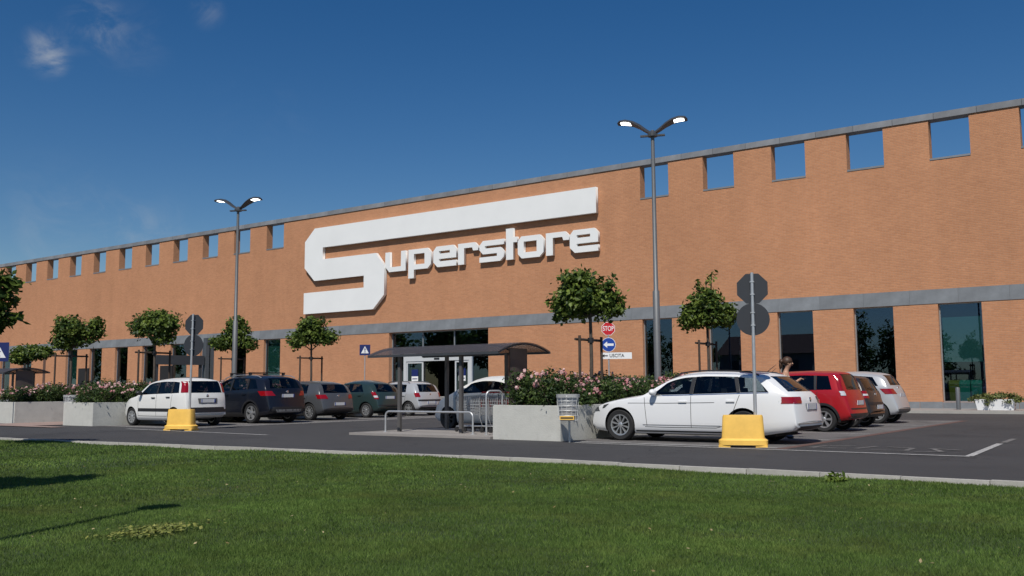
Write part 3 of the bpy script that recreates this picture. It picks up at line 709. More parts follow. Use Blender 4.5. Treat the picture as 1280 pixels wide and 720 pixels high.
    if P.get('cladding'):
        for x in (xf, xr):
            for sg in (-1, 1):
                b = MB(); Pq = []
                for t in np.linspace(-.18, math.pi + .18, 22):
                    Pq.append([(x + r * math.cos(t), sg * (s.hw(x + r * math.cos(t), max(R + r * math.sin(t), s.zbot(x) + .02)) + .011), max(R + r * math.sin(t), s.zbot(x) + .02)) for r in (R + .04, R + .075, R + .10)])
                b.grid(Pq); part(b, 'wheel_arch_trim', M_black)
    # seams and handles
    for xs_ in P['doors']:
        for sg in (-1, 1):
            sm = MB(); s.ribbon(sm, [(x, z) for x, z in xs_], sg, .011); part(sm, 'door_seam', mat('panel_gap', (.02, .02, .022), .8))
    for (x, z) in P['handles']:
        for sg in (-1, 1):
            b = MB(); y = s.hw(x, z); b.box((x - .09, sg * (y - .01), z - .014), (x + .09, sg * (y + .028), z + .014)); part(b, 'door_handle', P.get('handlemat', paint), smooth=False)
    # mirrors
    mx_, mz_ = P['mirror']
    for sg in (-1, 1):
        b = MB(); y = s.hw(mx_, mz_); T = Matrix.Translation((mx_ + .02, sg * (y + .105), mz_ + .075)) @ Matrix.Diagonal((.075, .105, .07, 1))
        b.lathe([(.05, -1), (.6, -.85), (.95, -.4), (1, 0), (.95, .4), (.6, .85), (.05, 1)], 12, T @ Matrix.Rotation(rad(90), 4, 'X')); b.tube([(mx_ + .01, sg * (y - .02), mz_ + .02), (mx_ + .02, sg * (y + .09), mz_ + .04)], .025, 6); part(b, 'side_mirror', P.get('mirrormat', paint), angle=60)
    # plate
    pz = P.get('plate', .7); xp = s.endx(0, pz) + .005; b = MB(); b.box((xp, -.26, pz - .055), (xp + .018, .26, pz + .055), M_plate); b.box((xp + .0185, -.26, pz - .055), (xp + .0195, -.225, pz + .055), M_blue); b.box((xp + .0185, .225, pz - .055), (xp + .0195, .26, pz + .055), M_blue)
    part(b, 'number_plate', None, smooth=False)
    if P.get('badge'):
        bz = P['badge']; xb_ = s.endx(0, bz); b = MB(); b.lathe([(.05, 0), (.05, .012), (.035, .018), (.001, .018)], 16, Matrix.Translation((xb_ - .002, 0, bz)) @ Matrix.Rotation(rad(90), 4, 'Y')); part(b, 'badge', M_chrome)
    if P.get('wiper'):
        z = rz0 + .03; b = MB(); b.tube([(s.endx(0, z) + .012, 0, z), (s.endx(-.3, z + .05) + .012, -.34, z + .06)], .010, 5); part(b, 'rear_wiper', M_black)
    if P.get('rails'):
        rm_ = P['rails']
        for sg in (-1, 1):
            b = MB(); xs_ = np.linspace(P['railx'][0], P['railx'][1], 12); pts = []
            for i, x in enumerate(xs_):
                sd_ = s.sec(x)[0][-1]; pts.append((x, sg * (sd_[0] - .045), s.ztop(x) - .05 + (.045 if 0 < i < 11 else -.0)))
            b.tube(pts, .016, 6); part(b, 'roof_rail', rm_)
        for x in P.get('bars', []):
            b = MB(); y = s.sec(x)[0][-1][0] + .02; z = s.ztop(x) + .085; b.box((x - .035, -y, z - .014), (x + .035, y, z + .014))
            for sg in (-1, 1): b.box((x - .045, sg * (y - .06) - .035, z - .09), (x + .045, sg * (y - .06) + .035, z - .0145))
            part(b, 'roof_bar', M_black, smooth=False)
    if P.get('aerial'):
        x = P['aerial']; b = MB(); z = s.ztop(x); b.tube([(x, 0, z - .01), (x + .03, 0, z + .03), (x + .2, 0, z + .16)], [.02, .008, .004], 5); part(b, 'aerial', M_black)
    # underside tray so no light leaks below the sills
    b = MB(); b.box((.45, -W / 2 + .28, P.get('clear', .19) - .02), (L - .55, W / 2 - .28, P.get('clear', .19) + .06)); part(b, 'underbody', M_dark, smooth=False)
    return root

def paint(name, col, metal=0., rough=.33):
    return mat('paint_' + name, col, rough, metal, coat=.35)
Pw = paint('white', (.74, .75, .76)); Pw2 = paint('warm_white', (.72, .72, .70)); Pnavy = paint('navy', (.008, .010, .018), .2); Pgrey = paint('grey', (.085, .09, .098), .25); Pgreen = paint('dark_green', (.028, .052, .052), .25); Psil = paint('silver', (.47, .485, .505), .25); Pred = paint('red', (.42, .010, .016), .25); Pdk = paint('graphite', (.022, .021, .022), .1); Pgold = paint('blue', (.02, .07, .22), .3)
SK = M_black; LW = M_lensw; LR = M_lens
def V(x, z0, z1, dx=0, n=8): return [(x + dx * t, z0 + (z1 - z0) * t) for t in np.linspace(0, 1, n)]

WAGON = dict(L=4.77, W=1.83, paint=Pw, R=.335, xf=.88, wb=2.79, cowl=1.35, cabend=4.6, clear=.17, wheel='ten', chromeline=True, tumble=.40, crown=.085,
    top=[(0, .50), (.02, .62), (.09, .735), (.35, .83), (.8, .915), (1.28, .985), (1.42, 1.01), (1.75, 1.22), (2.05, 1.375), (2.35, 1.445), (2.8, 1.47), (3.4, 1.455), (3.9, 1.415), (4.08, 1.385), (4.17, 1.345), (4.55, 1.06), (4.65, .985), (4.71, .93), (4.745, .70), (4.765, .52), (4.77, .45)],
    belt=[(0, .74), (1.0, .89), (1.6, .935), (2.6, .955), (3.8, .985), (4.77, 1.0)], win=[(1.66, 1.97, 2.52, 2.54), (2.60, 2.62, 3.55, 3.45), (3.62, 3.53, 4.20, 3.93)],
    mid=2.7, ws=(1.03, 1.37, .68, .55), rw=(1.03, 1.335, .66, .52), rglass=G_card, doors=[V(1.55, .33, .92, -.06), V(2.56, .30, .95, 0), V(3.45, .58, .97, .16), [(1.5, .31), (2.0, .305), (3.1, .31), (3.3, .36)], [(1.1, .80), (2.0, .80), (3.0, .815), (4.4, .835)]],
    handles=[(2.38, .83), (3.42, .845)], mirror=(1.72, .95), plate=.735, badge=.87, wiper=True, rails=SK, railx=(2.1, 3.95), aerial=3.85,
    tail=[([(.42, .78), (.80, .79), (.80, .90), (.46, .895)], LR)], tails=[([(4.36, .80), (4.70, .79), (4.69, .90), (4.42, .895)], LR)],
    head=[([(.50, .60), (.80, .62), (.76, .72), (.46, .66)], M_lenshl)], heads=[([(.22, .60), (.50, .70), (.62, .79), (.26, .715)], M_lenshl)],
    rear=[([(-.62, .255), (.62, .255), (.66, .36), (-.66, .36)], SK, 'rear_diffuser'), ([(-.30, .66), (.30, .66), (.33, .80), (-.33, .80)], mat('plate_recess', (.33, .34, .35), .5), 'plate_recess'), ([(-.72, .40), (.72, .40), (.72, .418), (-.72, .418)], M_chrome, 'bumper_trim')],
    front=[([(-.66, .28), (.66, .28), (.60, .42), (-.60, .42)], SK, 'lower_grille'), ([(-.45, .56), (.45, .56), (.43, .67), (-.43, .67)], SK, 'grille')],
    side=[([(1.28, .205), (3.3, .205), (3.3, .235), (1.28, .235)], SK, 'sill_trim'), ([(1.45, .345), (3.2, .345), (3.2, .357), (1.45, .357)], M_chrome, 'door_trim')])
PANDA = dict(L=3.65, W=1.64, paint=Pw2, R=.29, xf=.70, wb=2.30, cowl=.95, cabend=3.5, clear=.19, wheel='hub', tumble=.24, crown=.09, pf=(.24, .9), pr=(.12, .6),
    top=[(0, .50), (.03, .68), (.12, .80), (.5, .93), (.9, 1.0), (1.02, 1.03), (1.3, 1.27), (1.55, 1.44), (1.8, 1.50), (2.3, 1.535), (2.9, 1.53), (3.30, 1.49), (3.42, 1.44), (3.50, 1.20), (3.56, 1.0), (3.60, .92), (3.625, .66), (3.645, .48), (3.65, .42)],
    belt=[(0, .80), (.9, .94), (1.3, .975), (3.0, 1.01), (3.65, 1.04)], win=[(1.16, 1.55, 2.04, 2.06), (2.11, 2.12, 2.80, 2.78), (2.87, 2.85, 3.22, 3.14)],
    mid=2.1, ws=(1.06, 1.42, .64, .54), rw=(1.05, 1.42, .60, .54), doors=[V(1.12, .34, .96, -.02), V(2.08, .32, 1.0), V(2.84, .55, 1.0, .06), [(1.1, .33), (2.0, .325), (2.65, .33)]],
    handles=[(1.92, .90), (2.70, .92)], handlemat=SK, mirror=(1.25, .98), mirrormat=SK, plate=.80, badge=.955, wiper=True, aerial=2.0,
    tail=[([(.62, 1.06), (.73, 1.06), (.69, 1.42), (.58, 1.42)], LR)], tails=[([(3.30, 1.06), (3.52, 1.06), (3.44, 1.41), (3.28, 1.41)], LR)],
    head=[([(.40, .70), (.70, .74), (.66, .88), (.44, .80)], LW)],
    rear=[([(-.72, .44), (.72, .44), (.74, .60), (-.74, .60)], SK, 'rear_bumper'), ([(-.34, .72), (.34, .72), (.36, .88), (-.36, .88)], mat('plate_recess_dark', (.10, .10, .10), .6), 'plate_recess')],
    side=[([(1.12, .47), (2.80, .47), (2.80, .57), (1.12, .57)], SK, 'side_rubbing_strip')])
SUV = dict(L=4.53, W=1.85, paint=Pnavy, R=.355, xf=.92, wb=2.69, cowl=1.35, cabend=4.35, clear=.22, wheel='five', tumble=.30, crown=.10, cladding=True, gap=.06,
    top=[(0, .60), (.03, .80), (.10, .93), (.4, 1.02), (1.0, 1.09), (1.3, 1.13), (1.42, 1.16), (1.8, 1.42), (2.1, 1.57), (2.4, 1.63), (3.0, 1.65), (3.7, 1.62), (4.05, 1.57), (4.18, 1.53), (4.36, 1.18), (4.41, 1.10), (4.46, .88), (4.51, .62), (4.53, .54)],
    belt=[(0, .92), (1.2, 1.04), (2.5, 1.08), (3.6, 1.13), (4.53, 1.17)], win=[(1.62, 1.98, 2.48, 2.50), (2.56, 2.58, 3.36, 3.34), (3.43, 3.42, 3.95, 3.72)],
    mid=2.6, ws=(1.17, 1.54, .70, .58), rw=(1.18, 1.52, .66, .56), rglass=G_car, doors=[V(1.55, .36, 1.03, -.04), V(2.52, .34, 1.07), V(3.4, .65, 1.1, .12), [(1.5, .35), (2.3, .34), (3.1, .36)]],
    handles=[(2.36, .96), (3.28, .98)], mirror=(1.66, 1.06), plate=.93, badge=1.06, wiper=True, rails=M_alloy, railx=(1.9, 3.95), bars=[2.35, 3.35],
    tail=[([(.52, .93), (.86, .93), (.84, 1.08), (.50, 1.02)], LR)], tails=[([(4.06, .95), (4.42, .92), (4.38, 1.07), (4.05, 1.09)], LR)],
    rear=[([(-.78, .36), (.78, .36), (.82, .56), (-.82, .56)], SK, 'rear_bumper'), ([(-.5, .36), (.5, .36), (.56, .47), (-.56, .47)], mat('skid_plate', (.20, .205, .21), .5, .3), 'skid_plate')],
    side=[([(1.35, .25), (3.2, .25), (3.2, .37), (1.35, .37)], SK, 'sill_cladding')])
GOLF = dict(L=4.20, W=1.76, paint=Pgrey, R=.318, xf=.86, wb=2.58, cowl=1.25, cabend=4.05, clear=.18, wheel='ten', tumble=.36, crown=.09, pr=(.13, .7),
    top=[(0, .50), (.03, .66), (.12, .76), (.5, .87), (1.2, .97), (1.3, 1.0), (1.65, 1.25), (1.95, 1.40), (2.3, 1.455), (2.8, 1.465), (3.4, 1.43), (3.72, 1.38), (3.82, 1.34), (4.02, 1.02), (4.06, .96), (4.12, .80), (4.18, .58), (4.2, .46)],
    belt=[(0, .76), (1.2, .90), (2.4, .93), (4.2, .98)], win=[(1.5, 1.86, 2.42, 2.44), (2.49, 2.50, 3.32, 3.28)],
    mid=2.5, ws=(1.01, 1.37, .66, .56), rw=(1.0, 1.32, .62, .55), doors=[V(1.42, .34, .9, -.03), V(2.45, .32, .93), V(3.25, .6, .94, .12)], handles=[(2.28, .82), (3.18, .83)], mirror=(1.55, .93), plate=.60, badge=.89, wiper=True,
    tail=[([(.46, .78), (.80, .80), (.78, .93), (.50, .93)], LR)], tails=[([(3.84, .80), (4.10, .79), (4.06, .93), (3.86, .94)], LR)],
    rear=[([(-.7, .28), (.7, .28), (.74, .40), (-.74, .40)], SK, 'rear_diffuser')])
CTR = dict(L=3.88, W=1.68, paint=Pgreen, R=.30, xf=.78, wb=2.44, cowl=1.0, cabend=3.75, clear=.18, wheel='hub', tumble=.30, crown=.12, smooth=6, pf=(.3, 1.), pr=(.2, .8),
    top=[(0, .48), (.03, .68), (.15, .82), (.6, .97), (1.0, 1.06), (1.4, 1.28), (1.8, 1.44), (2.2, 1.50), (2.7, 1.50), (3.2, 1.42), (3.45, 1.34), (3.62, 1.10), (3.72, .98), (3.80, .80), (3.86, .58), (3.88, .45)],
    belt=[(0, .78), (1.0, .94), (2.2, .98), (3.88, 1.0)], win=[(1.3, 1.72, 2.16, 2.18), (2.22, 2.24, 3.10, 2.92)],
    mid=2.2, ws=(1.07, 1.40, .60, .50), rw=(1.02, 1.33, .58, .48), doors=[V(1.2, .34, .95, -.02), V(2.19, .32, .97), V(3.0, .6, .98, .12)], handles=[(2.04, .86), (2.9, .88)], mirror=(1.36, .97), mirrormat=SK, plate=.80, wiper=True,
    tail=[([(.58, .74), (.74, .72), (.70, 1.0), (.58, 1.02)], LR), ([(.59, .80), (.735, .79), (.73, .88), (.59, .89)], LW, .014)], tails=[([(3.56, .76), (3.74, .74), (3.64, 1.02), (3.52, 1.02)], LR)],
    rear=[([(-.68, .47), (.68, .47), (.68, .51), (-.68, .51)], SK, 'bumper_strip')])
POLO = dict(L=3.90, W=1.66, paint=Psil, R=.305, xf=.80, wb=2.46, cowl=1.15, cabend=3.75, clear=.19, wheel='five', tumble=.34, crown=.09, pr=(.13, .7),
    top=[(0, .50), (.03, .66), (.12, .78), (.5, .88), (1.1, .98), (1.2, 1.0), (1.55, 1.25), (1.85, 1.40), (2.2, 1.46), (2.7, 1.465), (3.3, 1.42), (3.52, 1.37), (3.72, 1.03), (3.76, .97), (3.82, .80), (3.88, .56), (3.9, .46)],
    belt=[(0, .76), (1.1, .91), (2.4, .95), (3.9, .98)], win=[(1.4, 1.76, 2.28, 2.30), (2.35, 2.36, 3.12, 3.08)],
    mid=2.35, ws=(1.02, 1.37, .62, .53), rw=(1.0, 1.33, .58, .51), doors=[V(1.32, .34, .9, -.03), V(2.31, .32, .93), V(3.05, .6, .94, .12)], handles=[(2.16, .84), (3.0, .85)], mirror=(1.45, .94), plate=.56, wiper=True, badge=.9, rails=M_dgrey, railx=(1.9, 3.2),
    tail=[([(.54, .78), (.74, .80), (.72, .97), (.56, .97)], LR)], tails=[([(3.62, .80), (3.80, .79), (3.74, .97), (3.62, .97)], LR)],
    rear=[([(-.72, .62), (.72, .62), (.74, .69), (-.74, .69)], SK, 'bumper_strip'), ([(-.66, .29), (.66, .29), (.68, .38), (-.68, .38)], SK, 'rear_diffuser')],
    side=[([(1.2, .47), (2.9, .47), (2.9, .53), (1.2, .53)], SK, 'side_rubbing_strip')])
CITY = dict(L=3.58, W=1.64, paint=Pw2, R=.30, xf=.72, wb=2.34, cowl=.85, cabend=3.45, clear=.18, wheel='dark', tumble=.30, crown=.11, smooth=6, glass=G_card, pf=(.3, 1.0), pr=(.2, .8),
    top=[(0, .46), (.03, .66), (.15, .80), (.5, .95), (.85, 1.05), (1.2, 1.28), (1.5, 1.42), (1.9, 1.485), (2.4, 1.47), (2.9, 1.36), (3.15, 1.25), (3.35, 1.02), (3.44, .92), (3.52, .75), (3.57, .52), (3.58, .44)],
    belt=[(0, .78), (.9, .95), (1.8, .985), (3.58, 1.04)], win=[(1.12, 1.50, 2.22, 2.24), (2.29, 2.30, 2.98, 2.74)],
    mid=2.0, ws=(1.07, 1.38, .58, .48), rw=(1.06, 1.26, .52, .44), doors=[V(1.06, .34, .95, -.02), V(2.26, .32, .98)], handles=[(2.08, .86)], mirror=(1.24, .98), plate=.7,
    head=[([(.42, .66), (.68, .68), (.66, .84), (.44, .80)], LW)], tail=[([(.58, .72), (.70, .72), (.68, .94), (.58, .94)], LR)])
REDC = dict(L=4.02, W=1.72, paint=Pred, R=.31, xf=.80, wb=2.49, cowl=1.15, cabend=3.9, clear=.21, wheel='six', tumble=.26, crown=.09, cladding=True, pr=(.12, .6), glass=G_card,
    top=[(0, .52), (.03, .70), (.12, .84), (.5, .94), (1.1, 1.03), (1.2, 1.06), (1.6, 1.34), (1.85, 1.46), (2.2, 1.52), (2.8, 1.535), (3.5, 1.51), (3.68, 1.47), (3.82, 1.10), (3.86, 1.0), (3.93, .85), (3.99, .60), (4.02, .46)],
    belt=[(0, .82), (1.1, .96), (2.4, 1.0), (4.02, 1.02)], win=[(1.42, 1.80, 2.30, 2.32), (2.37, 2.38, 3.08, 3.06), (3.14, 3.13, 3.52, 3.42)],
    mid=2.4, ws=(1.08, 1.43, .64, .55), rw=(1.04, 1.43, .56, .52), doors=[V(1.34, .36, .94, -.03), V(2.34, .34, .98), V(3.1, .6, 1.0, .06)], handles=[(2.18, .9), (2.98, .91)], mirror=(1.48, .99), plate=.72, wiper=True,
    tail=[([(.62, .90), (.76, .88), (.70, 1.40), (.60, 1.40)], LR), ([(.63, .90), (.755, .89), (.745, 1.02), (.62, 1.02)], LW, .014)], tails=[([(3.70, .92), (3.86, .90), (3.72, 1.40), (3.60, 1.40)], LR)],
    rear=[([(-.72, .33), (.72, .33), (.76, .46), (-.76, .46)], SK, 'bumper_strip'), ([(-.78, .56), (.78, .56), (.78, .59), (-.78, .59)], SK, 'bumper_trim')],
    side=[([(1.2, .24), (2.9, .24), (2.9, .36), (1.2, .36)], SK, 'sill_cladding')])
DARKC = dict(POLO); DARKC.update(paint=Pdk, L=3.9, tail=[([(.52, .80), (.76, .82), (.72, 1.0), (.54, 1.0)], LR), ([(.53, .86), (.75, .87), (.74, .93), (.53, .93)], LW, .014)], rails=None, wheel='six', glass=G_card)
VENGA = dict(L=4.07, W=1.76, paint=Psil, R=.32, xf=.80, wb=2.61, cowl=1.0, cabend=3.95, clear=.19, wheel='five', tumble=.32, crown=.11, smooth=5, pr=(.17, .8), glass=G_card,
    top=[(0, .50), (.03, .70), (.13, .85), (.5, .98), (1.0, 1.10), (1.4, 1.34), (1.75, 1.50), (2.2, 1.58), (2.8, 1.59), (3.4, 1.54), (3.62, 1.48), (3.80, 1.16), (3.88, 1.04), (3.96, .85), (4.04, .62), (4.07, .48)],
    belt=[(0, .82), (1.0, 1.0), (2.4, 1.06), (4.07, 1.12)], win=[(1.32, 1.72, 2.28, 2.30), (2.35, 2.36, 3.06, 3.03), (3.12, 3.10, 3.48, 3.30)],
    mid=2.35, ws=(1.12, 1.48, .62, .53), rw=(1.15, 1.46, .58, .50), doors=[V(1.26, .36, 1.0, -.03), V(2.32, .34, 1.04), V(3.08, .62, 1.06, .08)], handles=[(2.16, .94), (2.96, .97)], mirror=(1.4, 1.04), plate=.86, badge=1.08, wiper=True,
    tail=[([(.44, .92), (.80, .88), (.78, 1.04), (.50, 1.04)], LR)], tails=[([(3.62, .93), (3.92, .88), (3.86, 1.04), (3.66, 1.06)], LR)],
    rear=[([(-.66, .31), (.66, .31), (.70, .44), (-.70, .44)], M_dgrey, 'rear_diffuser')])
WAGON['lamp'] = [(.80, .93, (.22, .16), (.30, .36), LR)]
PANDA['lamp'] = [(1.06, 1.41, (.16, .12), (.10, .10), LR)]
SUV['lamp'] = [(.93, 1.09, (.26, .34), (.30, .20), LR)]
GOLF['lamp'] = [(.79, .94, (.16, .18), (.28, .24), LR)]
CTR['lamp'] = [(.74, 1.02, (.08, .10), (.10, .08), LR), (.80, .88, (.07, .07), (.09, .09), LW, .013)]
POLO['lamp'] = [(.79, .97, (.09, .09), (.15, .15), LR)]
CITY['lamp'] = [(.72, .94, (.08, .08), (.1, .1), LR)]
REDC['lamp'] = [(.90, 1.40, (.07, .06), (.10, .07), LR), (.90, 1.01, (.06, .06), (.09, .09), LW, .013)]
DARKC['lamp'] = [(.80, 1.0, (.1, .1), (.17, .16), LR), (.87, .92, (.09, .09), (.15, .15), LW, .013)]
VENGA['lamp'] = [(.89, 1.05, (.18, .24), (.32, .26), LR)]
HID = dict(GOLF); HID.update(paint=Pw, wheel='five', aerial=3.6)
HID2 = dict(GOLF); HID2.update(paint=Pdk, wheel='six')
HID3 = dict(POLO); HID3.update(paint=Pgold, wheel='hub', rails=None)
G1, G2, G3 = 'cars parked in the row on the left', 'cars parked in the row on the right', 'cars parked behind the trolley shelter'
make_car(WAGON, 'white estate car with black roof rails parked nose against the planter', -11.10, 18.95, G2)
make_car(PANDA, 'small boxy white hatchback with black side strips beside the left planter', -29.05, 18.86, G1)
make_car(SUV, 'dark navy SUV with roof bars next to the small white hatchback', -25.3 - 4.53, 22.05, G1)
make_car(GOLF, 'grey hatchback between the navy SUV and the dark green car', -26.0 - 4.2, 25.1, G1)
make_car(CTR, 'rounded dark green hatchback between grey and silver hatchbacks', -26.4 - 3.88, 28.3, G1)
make_car(POLO, 'silver hatchback parked in front of the shop entrance', -26.6 - 3.9, 31.0, G1)
make_car(CITY, 'small white car with dark wheels behind the trolley shelter', -18.0, 21.6, G3)
make_car(HID, 'white hatchback mostly hidden behind the white estate car', -7.75 - 4.2, 21.9, G2)
make_car(REDC, 'red tall hatchback with black wheel arch trims', -7.0 - 4.02, 24.72, G2)
make_car(DARKC, 'dark graphite hatchback between the red car and a silver car', -7.3 - 3.9, 27.5, G2)
make_car(VENGA, 'silver tall hatchback at the far end of the right row', -7.4 - 4.07, 30.75, G2)
make_car(HID2, 'dark car whose roof shows just above the middle rose hedge', -18.0, 24.6, G3)
make_car(HID3, 'blue car mostly hidden behind the middle rose hedge', -17.9, 27.6, G3)

# ================================================================== VEGETATION
L_tree = attr_leaf_mat('tree_leaf', (.022, .052, .010), (.19, .255, .045), .32)
L_rose = attr_leaf_mat('rose_leaf', (.018, .042, .011), (.095, .14, .034), .25)
L_grass = attr_leaf_mat('grass_blade', (.050, .108, .019), (.20, .285, .072), .35, noise=.30, dry=(.17, .18, .05), spec=.12, rough=.7)
def blossom_mat(name, a, c): return attr_leaf_mat(name, a, c, .25, .6)
F_pink = blossom_mat('pink_petal', (.50, .17, .19), (.80, .58, .55))
def leaf_mesh(name, pos, nrm, size, shade, mt, rng, aspect=.62, fold=.25, ref=None):
    """each leaf: a folded pointed quad (2 triangles pairs) at pos facing nrm"""
    n = len(pos); nrm = nrm / np.linalg.norm(nrm, axis=1, keepdims=True)
    a = rng.normal(size=(n, 3)); a -= nrm * (a * nrm).sum(1, keepdims=True); a /= np.linalg.norm(a, axis=1, keepdims=True); b = np.cross(nrm, a)
    s = size[:, None]
    v0 = pos - a * s * .5; v2 = pos + a * s * .5 - nrm * s * fold * .4; v1 = pos + b * s * aspect * .5 - nrm * s * fold * .3; v3 = pos - b * s * aspect * .5 - nrm * s * fold * .3; vc = pos + nrm * s * fold * .12
    V_ = np.stack([v0, v1, v2, v3, vc], 1).reshape(-1, 3)
    base = (np.arange(n) * 5)[:, None]; T = np.concatenate([base + np.array([[0, 1, 4]]), base + np.array([[1, 2, 4]]), base + np.array([[2, 3, 4]]), base + np.array([[3, 0, 4]])], 0)
    me = bpy.data.meshes.new(name); me.vertices.add(len(V_)); me.vertices.foreach_set('co', V_.astype(np.float32).ravel())
    me.loops.add(T.size); me.loops.foreach_set('vertex_index', T.astype(np.int32).ravel()); me.polygons.add(len(T)); me.polygons.foreach_set('loop_start', np.arange(0, T.size, 3, dtype=np.int32)); 
    me.update(calc_edges=True); at = me.attributes.new('shade', 'FLOAT', 'POINT'); at.data.foreach_set('value', np.repeat(shade, 5).astype(np.float32))
    me.materials.append(mt); return me
def crown_points(lobes, nclump, per, rng, spread=.10):
    w = np.array([l[3] * l[4] * l[5] for l in lobes]) ** .7; w /= w.sum(); P = []; N_ = []; S = []; ctr = np.mean([l[:3] for l in lobes], 0)
    for k in range(nclump):
        l = lobes[rng.choice(len(lobes), p=w)]; d = rng.normal(size=3); d /= np.linalg.norm(d); r = rng.uniform(.12, 1.0) ** .5
        c = np.array(l[:3]) + d * np.array(l[3:6]) * r; m = int(per * rng.uniform(.6, 1.4))
        q = c + rng.normal(size=(m, 3)) * spread * np.array([1, 1, .75]); P.append(q)
        nn = rng.normal(size=(m, 3)) * .55 + d * .55 + np.array([0, 0, .55]); N_.append(nn); S.append(np.clip(rng.uniform(.05, .75) + rng.normal(size=m) * .22, 0, 1))
    return np.concatenate(P), np.concatenate(N_), np.concatenate(S)
RV = np.array([.81, .585, 0.]); FV = np.array([-.585, .81, 0.])
def tree(label, x, y, zb, ztrunk, lobes, nclump=95, per=17, leaf=.115, seed=1, r0=.045, group='young street trees in the car park', z0=0., cat='tree'):
    """lobes in (side, depth, height, r_side, r_depth, r_height); side runs along the car-park diagonal"""
    rng = np.random.default_rng(seed); lb = []
    for (a, c, h, ra, rc, rh) in lobes:
        p = a * RV + c * FV; lb.append((p[0], p[1], h, ra, rc, rh))
    root = thing('young_tree', label, cat, (x, y, z0), 0, group)
    P, N_, S = crown_points(lb, int(nclump * 2.0), int(per * 1.15), rng)
    link('crown', leaf_mesh('crown', P, N_, rng.uniform(.5, 1.35, len(P)) * leaf * 1.12, S, L_tree, rng), root)
    b = MB(); top = np.mean([l[:3] for l in lb], 0); top[2] = max(l[2] for l in lb)
    b.tube([(0, 0, zb - z0), (.01, .01, zb - z0 + (ztrunk - zb) * .5), (0, 0, ztrunk - z0), (top[0] * .5, top[1] * .5, (ztrunk + top[2]) / 2), tuple(top)], [r0 * 1.15, r0, r0 * .9, r0 * .6, r0 * .2], 8)
    for l in lb:
        b.tube([(0, 0, ztrunk - z0), tuple((np.array(l[:3]) + np.array([0, 0, ztrunk - z0])) * .5), tuple(l[:3])], [r0 * .6, r0 * .4, r0 * .15], 5)
        for _ in range(3):
            d = rng.normal(size=3); d /= np.linalg.norm(d); e = np.array(l[:3]) + d * np.array(l[3:6]) * .7; b.tube([tuple(np.array(l[:3]) * .9 + np.array([0, 0, .1 * ztrunk * 0])), tuple(e)], [r0 * .22, r0 * .08], 4)
    b.build('trunk', M_bark, root, True, 60); return root
def stakes(label, x, y, z0, h, w=.62, ang=None):
    root = thing('tree_stake_frame', label, 'tree stakes', (x, y, z0), 0 if ang is None else ang, 'wooden stake frames round the young trees')
    for sg in (-1, 1):
        b = MB(); b.tube([(sg * w, 0, 0), (sg * w, 0, h + .06)], .035, 8); b.build('stake', M_wood, root, True, 60)
    b = MB(); b.tube([(-w - .1, .06, h - .03), (w + .1, .06, h - .03)], .032, 8); b.build('crossbar', M_wood, root, True, 60)
    b = MB(); b.tube([(0, .0, h - .1), (0, .0, h + .02)], .075, 8); b.build('tie', M_black, root, True, 60)
    return root
PT = .74
A90 = rad(90)
tree('leafy young tree behind the rose hedge beside the stop sign', -12.05, 19.95, PT, 2.85, [(-.22, 0, 3.42, .50, .5, .52), (-.55, 0, 3.15, .38, .4, .36), (.12, .05, 3.25, .38, .4, .42), (-.30, 0, 3.78, .36, .4, .24), (.48, 0, 3.06, .20, .3, .30), (.50, 0, 3.64, .13, .2, .18), (.64, .0, 3.25, .10, .2, .30)], 150, 15, .125, 11)
stakes('dark wooden stakes holding the young tree beside the stop sign', -12.05, 19.95, PT, 1.58, .51, A90)
tree('rounded bushy young tree with two thin top shoots', -12.05, 26.75, PT, 2.95, [(0, 0, 3.42, .62, .6, .50), (-.42, 0, 3.22, .42, .4, .34), (.45, 0, 3.30, .40, .4, .36), (.0, 0, 3.80, .36, .4, .22), (.16, 0, 4.38, .05, .05, .18), (-.22, 0, 4.15, .06, .06, .12)], 150, 15, .125, 12)
stakes('dark wooden stakes under the rounded tree behind the white cars', -12.05, 26.75, PT, 1.72, .62, A90)
tree('young tree with wide flat crown behind the grey hatchback', -30.0, 27.27, PT, 2.75, [(0, 0, 3.45, .72, .6, .48), (-.6, 0, 3.2, .42, .4, .32), (.65, 0, 3.3, .42, .4, .36), (.05, 0, 3.88, .5, .5, .22)], 130, 15, .13, 13)
stakes('dark wooden stakes of the tree behind the grey hatchback', -30.0, 27.27, PT, 1.72, .6, A90)
tree('young tree growing behind the left lamp post', -35.0, 27.2, PT, 2.85, [(.15, 0, 3.6, .62, .5, .55), (-.55, 0, 3.25, .5, .4, .32), (.1, 0, 4.1, .32, .4, .3), (.7, 0, 3.2, .36, .3, .3)], 125, 15, .14, 14)
stakes('dark wooden stakes of the tree behind the left lamp post', -35.0, 27.2, PT, 1.8, .62, A90)
tree('young tree with dense flat crown left of the sign post', -30.0, 19.95, PT, 2.7, [(0, 0, 3.4, .68, .6, .45), (-.5, 0, 3.4, .38, .4, .36), (.55, 0, 3.45, .34, .4, .34), (.1, 0, 3.75, .5, .5, .2), (.35, 0, 2.98, .25, .25, .22)], 140, 16, .12, 15)
stakes('dark wooden stakes of the tree left of the sign post', -30.0, 19.95, PT, 1.75, .62, A90)
tree('young tree with a separate sprig on its right above the left rose hedge', -35.0, 19.7, PT, 2.72, [(-.15, 0, 3.45, .62, .55, .55), (-.3, 0, 3.0, .45, .4, .3), (.45, 0, 3.2, .3, .3, .36), (.85, 0, 3.35, .26, .3, .32), (.9, 0, 3.72, .14, .2, .2)], 130, 15, .13, 16)
stakes('dark wooden stakes above the left rose hedge', -35.0, 19.7, PT, 1.75, .62, A90)
